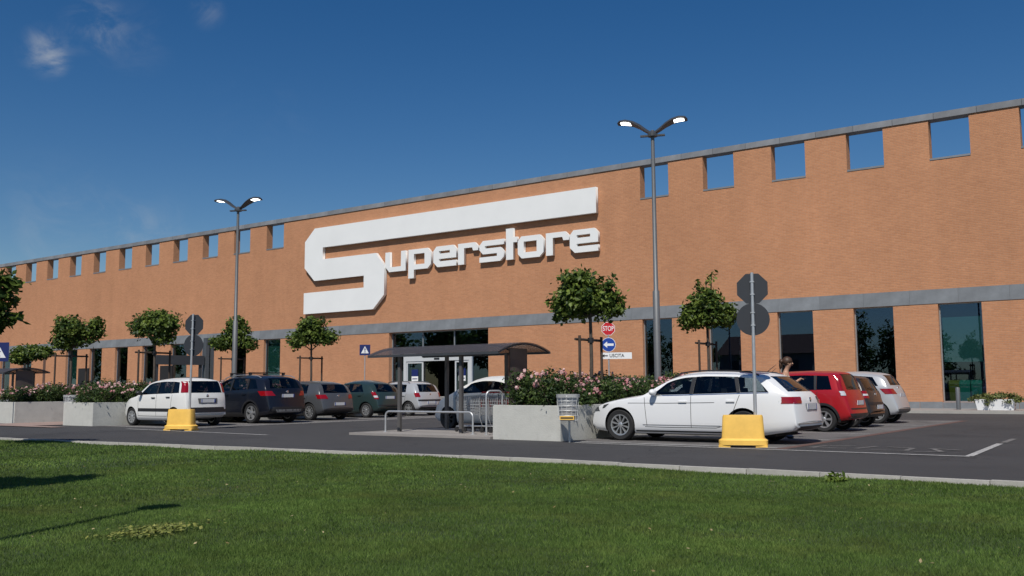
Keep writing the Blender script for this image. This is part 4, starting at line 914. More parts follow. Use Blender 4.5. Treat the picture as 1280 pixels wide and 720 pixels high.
tree('low young tree behind the far left trolley shelter', -50.0, 25.8, 0, 2.5, [(0, 0, 3.1, .8, .7, .45), (-.5, 0, 2.9, .5, .5, .35), (.7, 0, 3.15, .5, .5, .35)], 95, 15, .17, 17)
tree('large leaved tree on the lawn at the left edge', -20.2, 9.75, -.1, 2.3, [(-.5, 0, 3.0, .75, .7, .62), (-.15, 0, 2.7, .45, .5, .35), (-.1, 0, 3.25, .45, .5, .38), (-1.0, 0, 3.3, .5, .5, .5)], 130, 15, .16, 18, .06, None)
# trees just outside the frame whose shade falls on the lawn
tree('young tree on the lawn left of the photograph', -11.55, 4.15, -.1, 2.3, [(0, 0, 3.1, .6, .6, .45), (-.3, .3, 2.9, .5, .5, .35), (.3, .5, 3.1, .4, .5, .3)], 110, 15, .14, 19, .05, None)

# ---- concrete planters with rose bushes
def planter(label, x0, x1, y0, y1, h=.755):
    root = thing('concrete_planter', label, 'planter', ((x0 + x1) / 2, y0, 0), 0, 'long concrete planters between the parking rows'); cx = (x0 + x1) / 2; w = (x1 - x0) / 2; L = y1 - y0; t = .14
    b = MB(); o_ = [(-w, 0), (w, 0), (w, L), (-w, L)]; i_ = [(-w + t, t), (w - t, t), (w - t, L - t), (-w + t, L - t)]
    vs = [(x, y, -.05) for x, y in o_] + [(x, y, h) for x, y in o_] + [(x, y, h) for x, y in i_] + [(x, y, h - .2) for x, y in i_]
    fs = []
    for k in range(4):
        j = (k + 1) % 4; fs += [(k, j, 4 + j, 4 + k), (4 + k, 4 + j, 8 + j, 8 + k), (8 + k, 8 + j, 12 + j, 12 + k)]
    b.add(vs, fs); me = b.mesh('wall', M_conc); bm = bmesh.new(); bm.from_mesh(me); ed = [e for e in bm.edges if abs(e.verts[0].co.z - h) < .01 and abs(e.verts[1].co.z - h) < .01]
    bmesh.ops.bevel(bm, geom=ed, offset=.012, segments=2, affect='EDGES'); bm.to_mesh(me); bm.free(); link('wall', me, root)
    s = MB(); s.grid([[(x, y, h - .06 + .02 * math.sin(7 * x + 5 * y)) for y in np.linspace(t, L - t, 24)] for x in (-w + t, 0, w - t)]); s.build('soil', M_soil, root)
    # cast joints down the long sides
    j = MB()
    for yy in np.arange(2.5, L, 2.5):
        for sg in (-1, 1): j.box((sg * (w + .0015) - .0015, yy - .006, 0), (sg * (w + .0015) + .0015, yy + .006, h - .02))
    j.build('joint', mat('joint_grey', (.16, .16, .155), .9), root); return root
planter('pale concrete planter with roses in the middle of the car park', -12.97, -11.17, 17.2, 36)
planter('pale concrete planter with roses beside the small white hatchback', -30.9, -29.12, 17.2, 36)
planter('pale concrete planter with roses at the left edge', -36.0, -34.1, 17.2, 36)
BV = []
for k in range(6):
    rng = np.random.default_rng(100 + k); lb = [(0, 0, .38, .48, .48, .30), (.2 * rng.normal(), .2 * rng.normal(), .46, .36, .36, .26), (.2 * rng.normal(), .2 * rng.normal(), .30, .42, .42, .26), (.2 * rng.normal(), .15 * rng.normal(), .18, .5, .5, .2)]
    P, N_, S = crown_points(lb, 120, 14, rng, .075); P[:, 2] = np.maximum(P[:, 2], .0)
    fm = leaf_mesh('foliage', P, N_, rng.uniform(.7, 1.3, len(P)) * .075, S, L_rose, rng)
    # blossoms: little cups of petals
    nf = 17 + 4 * (k % 3); q = []; nn = []; sz = []; shd = []
    heads = rng.normal(size=(7, 3))
    for _ in range(nf):
        d = heads[rng.integers(7)] + rng.normal(size=3) * .22; d[2] = abs(d[2]) * .9 + .15; d /= np.linalg.norm(d); c = np.array([0, 0, .36]) + d * np.array([.50, .50, .36]) * rng.uniform(.88, 1.10); s0 = rng.uniform(.055, .095); tone = rng.uniform(0, 1)
        for _p in range(9):
            e = rng.normal(size=3); e /= np.linalg.norm(e); q.append(c + e * s0 * .35); nn.append(e * .8 + d * .4); sz.append(s0); shd.append(np.clip(tone + rng.normal() * .15, 0, 1))
    bm_ = leaf_mesh('blossoms', np.array(q), np.array(nn), np.array(sz), np.array(shd), F_pink, rng, .95, .4)
    st = MB()
    for _ in range(7):
        d = rng.normal(size=2) * .28; st.tube([(d[0] * .2, d[1] * .2, -.04), (d[0], d[1], .42)], [.012, .006], 5)
    BV.append((fm, bm_, st.mesh('stem', M_wood)))
rb = random.Random(5)
def bushes(x, y0, y1, label, z=PT - .05, step=.58):
    y = y0; i = 0
    while y < y1:
        for dx in (-.42, .40):
            fm, bm_, sm = BV[rb.randrange(6)]
            r = thing('rose_bush', label, 'rose bush', (x + dx + rb.uniform(-.08, .08), y + rb.uniform(-.1, .1), z), rb.uniform(0, 6.28), label.replace('bush', 'bushes')); r.scale = (.95, .95, rb.uniform(.74, 1.18))
            link('foliage', fm, r); o = link('blossoms', bm_, r); o['kind'] = 'stuff'; link('stem', sm, r)
        y += step; i += 1
bushes(-12.03, 17.75, 31, 'pink flowering rose bush in the middle planter')
bushes(-29.98, 17.75, 27, 'pink flowering rose bush in the planter by the white hatchback')
bushes(-35.05, 17.75, 28, 'pink flowering rose bush in the planter at the left edge')

# ================================================================== LAMP POSTS
def lamp_post(label, x, y, h=8.3):
    root = thing('lamp_post', label, 'lamp post', (x, y, .45), rad(22), 'double armed lamp posts in the car park'); h = h - .45
    b = MB(); b.tube([(0, 0, 0), (0, 0, 3.3), (0, 0, 3.34), (0, 0, h)], [.095, .095, .066, .050], 14); b.build('pole', M_pole, root, True, 40)
    b = MB(); b.lathe([(.14, h - .18), (.14, h - .10), (.06, h - .02), (.001, h + .0)], 14); b.box((-.34, -.05, h - .175), (.34, .05, h - .13)); b.build('bracket', M_dgrey, root)
    for sg in (-1, 1):
        prof = [(.05, -.10), (.19, -.02), (.36, .11), (.54, .21), (.74, .265), (.91, .265), (.97, .245)]; wd = [.07, .13, .20, .25, .27, .24, .12]; th = [.07, .09, .10, .10, .09, .07, .03]
        top, bot = [], []
        for (r, z), w, t in zip(prof, wd, th):
            top.append([(sg * r, w * k, h + z + t * (1 - abs(k) ** 2)) for k in (-1, -.6, 0, .6, 1)]); bot.append([(sg * r, w * k, h + z - .012) for k in (-1, -.6, 0, .6, 1)])
        b = MB(); b.grid(top); b.grid([list(reversed(r)) for r in bot])
        for k in (0, 4): b.grid([[t[k], bt[k]] for t, bt in zip(top, bot)])
        b.add([*top[0], *bot[0]], [(0, 1, 2, 3, 4, 9, 8, 7, 6, 5)]); b.add([*top[-1], *bot[-1]], [(0, 1, 2, 3, 4, 9, 8, 7, 6, 5)])
        arm = b.build('lamp_arm', M_dgrey, root, True, 40)
        l = MB(); l.grid([[(sg * r, w * k, h + z - .018) for k in (-1, -.4, .4, 1)] for r, z, w in ((.60, .228, .15), (.70, .252, .17), (.79, .262, .17), (.88, .262, .13))]); l.build('led_panel', M_lamp, arm)
    return root
lamp_post('tall grey double lamp post in the middle rose planter', -12.05, 23.45, 8.28)
lamp_post('tall grey double lamp post behind the navy SUV', -30.0, 23.4, 8.22)

# ================================================================== TROLLEY SHELTERS
def shelter(label, ox, oy, group='arched trolley shelters'):
    root = thing('trolley_shelter', label, 'shelter', (-15.5 + ox, 19.1 + oy, .05), 0, group)
    X0, X1, Y0, Y1 = -2.15, 2.1, -1.1, 1.1
    b = MB(); n = 14; top = []; bot = []
    for i in range(n + 1):
        t = i / n; y = Y0 + (Y1 - Y0) * t; z = 1.93 + .22 * (1 - (2 * t - 1) ** 2) + .05 * t
        top.append([(X0 + (X1 - X0) * k / 8, y, z + .025) for k in range(9)]); bot.append([(X0 + (X1 - X0) * k / 8, y, z) for k in range(9)])
    b.grid(top); b.grid([list(reversed(r)) for r in bot]); b.grid([[r[0] for r in top], [r[0] for r in bot]]); b.grid([[r[-1] for r in bot], [r[-1] for r in top]]); b.grid([top[0], bot[0]]); b.grid([bot[-1], top[-1]])
    ro = b.build('roof', G_roof, root, True, 40)
    for k in range(0, 9, 2):
        r = MB(); x = X0 + (X1 - X0) * k / 8; x = min(max(x, X0 + .03), X1 - .03); r.tube([(x, top[i][0][1], top[i][0][2] - .045) for i in range(n + 1)], .022, 6); r.build('roof_rib', M_dgrey, ro, True, 60)
    for y, z in ((Y0 + .02, 1.925), (Y1 - .02, 1.975)):
        r = MB(); r.box((X0, y - .03, z - .035), (X1, y + .03, z + .02)); r.build('edge_beam', M_dgrey, ro)
    for x in (-1.22, .80):
        for y in (-.88, 1.0):
            p = MB(); p.box((x - .042, y - .042, 0), (x + .042, y + .042, 1.95 if y < 0 else 2.0)); p.build('post', mat('post_grey', (.10, .095, .093), .5, .1), root)
    p = MB(); p.grid([[(1.88 + .05 * math.cos(t * 2.4), -.45 + .85 * t, z) for z in (0.02, 1.0, 2.05)] for t in np.linspace(0, 1, 8)]); p.grid([[(1.91 + .05 * math.cos(t * 2.4), -.45 + .85 * t, z) for z in (2.05, 1.0, .02)] for t in np.linspace(0, 1, 8)]); p.build('end_panel', mat('panel_taupe', (.11, .09, .08), .5), root, True)
    return root
shelter('grey arched trolley shelter in the middle of the car park', 0, 0)
shelter('far trolley shelter at the left edge behind the rose hedge', -31.6, 4.1)
def hoop(label, x0, x1, y, z0, h, along='x', r=.024):
    root = thing('trolley_rail', label, 'rail', ((x0 + x1) / 2, y, z0)); w = (x1 - x0) / 2; b = MB(); pts = [(-w, 0, 0), (-w, 0, h - .12)] + [(-w + .12 - .12 * math.cos(a), 0, h - .12 + .12 * math.sin(a)) for a in np.linspace(.3, 1.57, 5)] + [(w - .12 + .12 * math.sin(a), 0, h - .12 + .12 * math.cos(a)) for a in np.linspace(0, 1.27, 5)] + [(w, 0, h - .12), (w, 0, 0)]
    b.tube(pts, r, 8); b.build('rail', M_steel, root, True, 60)
    for x in (-w, w): q = MB(); q.lathe([(.06, 0), (.06, .012), (.03, .014)], 12, Matrix.Translation((x, 0, 0))); q.build('foot', M_steel, root)
    return root
hoop('low steel hoop rail along the front of the trolley shelter', -16.86, -14.05, 17.85, .05, .52)
hoop('low steel hoop rail at the back of the trolley shelter', -16.4, -13.7, 20.25, .05, .52)
t_ = hoop('tall narrow steel hoop at the planter end of the shelter', -13.75, -13.3, 18.0, .05, 1.02); t_.rotation_euler = (0, 0, rad(70))

# ---- shopping trolley (nose towards -X), nested in a row
def trolley():
    root = thing('shopping_trolley', 'x', 'trolley'); W0, W1 = .25, .20
    b = MB(); r = .0065
    def P(s, t, sg):           # s 0 nose..1 handle, t 0 bottom..1 top
        x0, x1 = -.42 + .10 * (1 - t), .42; w = (W1 + (W0 - W1) * s) * (.86 + .14 * t); return (x0 + (x1 - x0) * s, sg * w, .42 + .10 * (1 - s) * (1 - t) + .50 * t * (.9 + .1 * s))
    for sg in (-1, 1):
        for t in np.linspace(0, 1, 7): b.tube([P(0, t, sg), P(1, t, sg)], r if 0 < t < 1 else .008, 4)
        for s_ in np.linspace(0, 1, 15): b.tube([P(s_, 0, sg), P(s_, 1, sg)], r, 4)
    for t in np.linspace(0, 1, 7): b.tube([P(0, t, -1), P(0, t, 1)], r, 4)
    for k in np.linspace(-1, 1, 8):
        a, c = P(0, 0, -1), P(0, 1, -1); b.tube([(a[0], a[1] * k, a[2]), (c[0], c[1] * k, c[2])], r, 4); e, f = P(0, 0, 1), P(1, 0, 1); b.tube([(e[0], e[1] * k, e[2]), (f[0], f[1] * k, f[2])], r, 4)
    b.build('basket', M_steel, root, True, 60)
    b = MB(); b.tube([(.5, -.27, .98), (.5, .27, .98)], .017, 8); b.build('handle', M_red, root, True, 60)
    b = MB(); b.box((.40, -.22, .62), (.412, .22, .84)); b.build('seat_flap', M_red, root)
    b = MB()
    for sg in (-1, 1): b.tube([(.5, sg * .25, .98), (.42, sg * .25, .92), (.40, sg * .25, .40), (.48, sg * .24, .16), (-.40, sg * .17, .14), (-.42, sg * .16, .10)], .012, 6)
    b.tube([(-.40, -.17, .14), (-.40, .17, .14)], .012, 6); b.tube([(.48, -.24, .16), (.48, .24, .16)], .012, 6); b.build('frame', M_steel, root, True, 60)
    for x, y in ((-.40, -.16), (-.40, .16), (.46, -.24), (.46, .24)):
        w = MB(); w.lathe([(.02, -.014), (.058, -.014), (.062, 0), (.058, .014), (.02, .014)], 14, Matrix.Translation((x, y, .062)) @ Matrix.Rotation(A90, 4, 'X')); w.build('castor', M_rubber, root, True, 40)
    return root
tp = trolley(); names = ['front shopping trolley of the nested row under the shelter', 'second shopping trolley of the nested row under the shelter', 'third shopping trolley of the nested row under the shelter', 'fourth shopping trolley of the nested row under the shelter', 'last shopping trolley of the nested row by the planter']
for i in range(5):
    t = tp if i == 0 else copy_tree(tp); t.location = (-14.95 + .27 * i, 19.0, .05); t['label'] = names[i]; t['group'] = 'shopping trolleys under the shelter'
t = copy_tree(tp); t.location = (-14.6, 19.75, .05); t['label'] = 'single shopping trolley behind the nested row'; t['group'] = 'shopping trolleys under the shelter'

# ================================================================== SIGNS
def ngon(n, r, a0=0): return [(r * math.cos(a0 + 2 * math.pi * k / n), r * math.sin(a0 + 2 * math.pi * k / n)) for k in range(n)]
def plate(poly, mt, name, parent, y=0, z=0, d=.006, x=0):
    b = MB(); b.prism([(a + x, c + z) for a, c in poly], lambda a, c: (a, y, c), lambda a, c: (a, y - d, c)); return b.build(name, mt, parent)
def yellow_base(root, w=.90, h=.60, dp=.42):
    b = MB(); P = []
    # tapering hollow water block with feet
    lv = [(0.045, 1.0, 1.0), (.13, 1.0, 1.0), (.165, .88, .84), (.56, .83, .72), (.60, .80, .68)]
    n = 24; rings = []
    for z, fx, fy in lv:
        ring = []
        for k in range(n):
            t = 2 * math.pi * k / n; c, s_ = math.cos(t), math.sin(t); ring.append((w / 2 * fx * math.copysign(abs(c) ** .35, c), dp / 2 * fy * math.copysign(abs(s_) ** .35, s_), z))
        rings.append(ring)
    vs = [p for r in rings for p in r]; fs = [(i * n + k, i * n + (k + 1) % n, (i + 1) * n + (k + 1) % n, (i + 1) * n + k) for i in range(len(lv) - 1) for k in range(n)] + [tuple(reversed(range(n))), tuple(range((len(lv) - 1) * n, len(lv) * n))]
    b.add(vs, fs); b.box((-w / 2 + .005, -dp / 2 + .02, 0), (-w / 2 + .22, dp / 2 - .02, .044)); b.box((w / 2 - .22, -dp / 2 + .02, 0), (w / 2 - .005, dp / 2 - .02, .044)); b.build('base', M_yellow, root, True, 40)
    return root
def back_sign(label, x, y, px, ang, lean=0.):
    root = thing('portable_road_sign', label, 'road sign', (x, y, 0), ang, 'road signs standing in yellow bases'); yellow_base(root)
    b = MB(); b.tube([(px, 0, .45), (px + lean, 0, 3.30)], .032, 10); b.build('post', M_steel, root, True, 60)
    for z, n, a0, nm in ((3.0, 8, math.pi / 8, 'octagonal_plate'), (2.41, 32, 0, 'round_plate')):
        xx = px + lean * (z - .45) / 2.85
        p = plate(ngon(n, .31, a0), M_signback, nm, root, .075, z, .006, xx); 
        f = plate(ngon(n, .305, a0), M_red if n == 8 else M_blue, 'sign_face', p, .0785, z, .003, xx)
        c = MB()
        for dz in (-.12, .12): c.box((xx - .04, -.036, z + dz - .009), (xx + .04, .066, z + dz + .009))
        c.build('clamp', M_steel, p)
    return root
back_sign('two road sign backs on a post in yellow base by the white estate car', -7.12, 17.28, .235, rad(20), .02)
back_sign('two road sign backs on a post in yellow base by the small hatchback', -23.6, 16.62, .25, rad(22), .03)
# stop / arrow / exit sign
ss = thing('exit_sign_post', 'post with stop sign, blue arrow and exit board above the rose hedge', 'road sign', (-22.58, 39.0, 0), rad(26))
b = MB(); b.tube([(0, 0, 0), (0, 0, 4.2)], .035, 8); b.build('post', M_steel, ss, True, 60)
p = plate(ngon(8, .335, math.pi / 8), M_signw, 'stop_plate', ss, -.05, 3.89); plate(ngon(8, .312, math.pi / 8), M_red, 'stop_face', p, -.0565, 3.89, .003)
o = link('stop_text', text_mesh('STOP', .25, .003, M_signw, 'stop_text'), p, (0, -.063, 3.89)); o.rotation_euler = (A90, 0, 0); o.scale = (.86, 1.25, 1)
p = plate(ngon(32, .335), M_signw, 'arrow_plate', ss, -.05, 3.14); plate(ngon(32, .315), M_blue, 'arrow_face', p, -.0565, 3.14, .003)
plate([(-.24, 0), (-.06, .15), (-.06, .055), (.24, .055), (.24, -.055), (-.06, -.055), (-.06, -.15)], M_signw, 'arrow', p, -.061, 3.14, .003)
p = plate([(-.36, -.15), (1.08, -.15), (1.08, .15), (-.36, .15)], M_signw, 'exit_board', ss, -.05, 2.62)
plate([(-.30, 0), (-.20, .085), (-.20, .025), (-.04, .025), (-.04, -.025), (-.20, -.025), (-.20, -.085)], M_black, 'arrow', p, -.0575, 2.62, .003)
o = link('exit_text', text_mesh('USCITA', .22, .003, M_black, 'exit_text'), p, (.38, -.061, 2.62)); o.rotation_euler = (A90, 0, 0); o.scale = (.92, 1, 1)
def ped_sign(label, x, y, zc, s, ang):
    r = thing('crossing_sign', label, 'road sign', (x, y, 0), ang, 'blue pedestrian crossing signs'); b = MB(); b.tube([(0, 0, 0), (0, 0, zc + s / 2)], .03, 8); b.build('post', M_steel, r, True, 60)
    h = s / 2; p = plate([(-h, -h), (h, -h), (h, h), (-h, h)], M_navy, 'sign_plate', r, -.04, zc); plate([(-h * .72, -h * .62), (h * .72, -h * .62), (0, h * .72)], M_signw, 'triangle', p, -.0465, zc, .003)
    f = MB(); k = h
    f.prism(ngon(10, .09 * k), lambda a, c: (a, -.0505, zc + .30 * k + c), lambda a, c: (a, -.053, zc + .30 * k + c))
    for q in ([(-.05, .2), (.06, .2), (.08, -.15), (-.06, -.15)], [(-.05, -.14), (.02, -.14), (-.12, -.55), (-.2, -.52)], [(0, -.14), (.07, -.14), (.2, -.5), (.12, -.55)], [(-.05, .18), (-.02, .12), (-.2, -.05), (-.24, 0)], [(.05, .18), (.03, .1), (.22, -.02), (.25, .03)]):
        f.prism([(a * k, c * k) for a, c in q], lambda a, c: (a, -.0505, zc + c), lambda a, c: (a, -.053, zc + c))
    f.build('figure', M_navy, p); return r
ped_sign('blue pedestrian crossing sign on a post near the shop entrance', -39.75, 40.3, 3.42, .62, rad(38))
ped_sign('blue pedestrian crossing sign at the left edge', -33.9, 16.45, 2.5, .66, rad(50))

# ================================================================== BINS, BOLLARD, SMALL THINGS
bagm = attr_leaf_mat('clear_bag', (.55, .56, .56), (.6, .6, .6), .5)
def litter_bin(label, x, y, ang=0):
    r = thing('litter_bin', label, 'litter bin', (x, y, 0), ang, 'bag holder litter bins by the planters')
    b = MB(); b.tube([(0, .0, 0), (0, .0, .98)], .024, 8); b.build('post', M_steel, r, True, 60)
    c = MB()
    for z, rr in ((.46, .19), (.56, .195), (.66, .20), (.76, .205), (.86, .21), (.96, .235)): c.tube([(rr * math.cos(t), -.21 + .8 * rr * math.sin(t), z) for t in np.linspace(0, 2 * math.pi, 25)], .007, 5)
    for t in np.linspace(0, 2 * math.pi, 13)[:-1]: c.tube([(.19 * math.cos(t), -.21 + .152 * math.sin(t), .46), (.235 * math.cos(t), -.21 + .188 * math.sin(t), .96)], .005, 4)
    c.build('wire_cage', mat('cage_white', (.62, .63, .63), .5, .2), r, True, 60)
    g = MB(); rng = random.Random(4); P = []
    for z, rr in ((.47, .12), (.50, .17), (.6, .18), (.7, .178), (.8, .19), (.9, .20), (.97, .225), (1.0, .245), (.93, .25)):
        P.append([((rr + rng.uniform(-.012, .012)) * math.cos(t), -.21 + .8 * (rr + rng.uniform(-.012, .012)) * math.sin(t), z) for t in np.linspace(0, 2 * math.pi, 29)])
    g.grid(P); g.build('bag', bagm, r, True, 80)
    l = MB(); l.lathe([(.001, .50), (.10, .50), (.13, .56), (.12, .68), (.05, .74), (.001, .75)], 10, Matrix.Translation((0, -.21, 0))); l.build('rubbish', mat('rubbish', (.52, .33, .24), .8, var=.5, vscale=12), r, True, 60)
    s = MB(); s.box((-.15, -.385, .475), (.15, -.375, .555), M_yellow); s.box((-.13, -.388, .50), (.13, -.3855, .53), M_black); s.build('notice', None, r); return r
litter_bin('clear bag litter bin standing at the corner of the middle planter', -10.83, 17.02, rad(25))
litter_bin('clear bag litter bin behind the corner of the left rose planter', -31.3, 17.75, rad(40))
# bollard and white plant box by the shop wall
r = thing('bollard', 'grey metal bollard in front of the window with bins', 'bollard', (-8.62, 44.6, .1)); b = MB(); b.tube([(0, 0, 0), (0, 0, .92), (0, 0, .95)], [.09, .09, .075], 16); b.build('post', mat('bollard_grey', (.14, .15, .16), .5, .3), r, True, 40)
r = thing('white_plant_box', 'white plant box with trailing green plant by the shop wall', 'plant pot', (-7.12, 44.4, .1))
b = MB(); vs = [(-.68, -.28, 0), (.68, -.28, 0), (.68, .28, 0), (-.68, .28, 0), (-.76, -.33, .45), (.76, -.33, .45), (.76, .33, .45), (-.76, .33, .45), (-.70, -.28, .45), (.70, -.28, .45), (.70, .28, .45), (-.70, .28, .45), (-.70, -.28, .38), (.70, -.28, .38), (.70, .28, .38), (-.70, .28, .38)]
b.add(vs, [(0, 1, 5, 4), (1, 2, 6, 5), (2, 3, 7, 6), (3, 0, 4, 7), (4, 5, 9, 8), (5, 6, 10, 9), (6, 7, 11, 10), (7, 4, 8, 11), (8, 9, 13, 12), (9, 10, 14, 13), (10, 11, 15, 14), (11, 8, 12, 15), (12, 13, 14, 15), (3, 2, 1, 0)]); b.build('box', M_signw, r)
rng = np.random.default_rng(77); P, N_, S = crown_points([(0, 0, .56, .85, .38, .13), (-.7, -.1, .48, .35, .3, .16), (.75, -.1, .48, .3, .3, .16), (-.2, -.36, .35, .25, .08, .2), (.45, -.36, .33, .2, .08, .2)], 120, 14, rng, .06); link('foliage', leaf_mesh('foliage', P, N_, rng.uniform(.7, 1.3, len(P)) * .10, S, attr_leaf_mat('succulent_leaf', (.05, .07, .02), (.20, .22, .07), .2), rng), r)
# recycling bins behind the right-hand window
for i, (x, c, nm) in enumerate(((-9.42, (.16, .19, .02), 'olive recycling bin behind the right hand window'), (-8.98, (.012, .26, .18), 'first green recycling bin behind the right hand window'), (-8.49, (.012, .26, .18), 'second green recycling bin behind the right hand window'), (-8.0, (.10, .02, .08), 'purple recycling bin behind the right hand window'))):
    r = thing('recycling_bin', nm, 'recycling bin', (x + .12, D + .85, .055), 0, 'recycling bins inside the shop window'); m_ = mat('bin_%d' % i, c, .5)
    b = MB(); b.add([(-.19, -.19, 0), (.19, -.19, 0), (.19, .19, 0), (-.19, .19, 0), (-.225, -.225, 1.12), (.225, -.225, 1.12), (.225, .225, 1.12), (-.225, .225, 1.12)], [(0, 3, 2, 1), (4, 5, 6, 7), (0, 1, 5, 4), (1, 2, 6, 5), (2, 3, 7, 6), (3, 0, 4, 7)]); b.build('bin_body', m_, r)
    b = MB(); b.grid([[(a, -.235 + .47 * t, 1.125 + .2 * math.sin(t * math.pi) ** .6) for a in (-.23, .23)] for t in np.linspace(0, 1, 9)]); b.build('lid', m_, r, True)
    b = MB(); b.box((-.17, -.222, 1.0), (.17, -.214, 1.10)); b.build('slot_label', mat('bin_label', (.25, .30, .29), .5), r)
# dark canopy frame and dark boards near the left part of the shop
r = thing('dark_canopy_frame', 'dark grey frame with deep beam behind the small white hatchback', 'frame', (-38.6, 27.0, 0), rad(78))
b = MB(); b.box((-1.15, -.12, 2.32), (1.15, .12, 2.75)); b.build('fascia', M_dgrey, r)
for x in (-1.08, 1.0): b = MB(); b.box((x - .06, -.06, 0), (x + .06, .06, 2.318)); b.build('post', M_dgrey, r)
b = MB(); b.box((1.2, -.16, 0), (1.36, .16, 3.6)); b.box((1.44, -.16, 0), (1.60, .16, 3.6)); 
for z in np.arange(.3, 3.5, .4): b.box((1.361, -.04, z), (1.439, .04, z + .06))
b.build('lattice_post', mat('lattice_grey', (.11, .12, .13), .5, .3), r)
b = MB(); b.box((.35, -.05, 1.45), (.98, .05, 1.75), None, Matrix.Rotation(rad(0), 4, 'Y')); b.build('lower_panel', M_dgrey, r)
for (x, nm) in ((-78.9, 'dark notice board on the pavement in front of the far left windows'), (-66.9, 'dark notice board on the pavement behind the canopy frame')):
    r = thing('notice_board', nm, 'notice board', (x, 45.6, .1), 0); b = MB(); b.box((-.8, -.05, .5), (.8, .05, 3.0)); b.build('panel', M_dark, r)
    for q in (-.7, .7): b = MB(); b.box((q - .04, -.04, 0), (q + .04, .04, .498)); b.build('leg', M_dgrey, r)

# off-frame lamp column whose thin shadow lies on the lawn
r = thing('garden_lamp', 'slim garden lamp column on the lawn left of the photograph', 'lamp post', (-7.42, 2.85, -.12)); b = MB(); b.tube([(0, 0, 0), (0, 0, 4.1)], [.05, .04], 10); b.build('pole', M_pole, r, True, 60); b = MB(); b.lathe([(.05, 4.0), (.16, 4.1), (.20, 4.3), (.13, 4.42), (.02, 4.46)], 14); b.build('lamp_head', M_dgrey, r, True, 50)

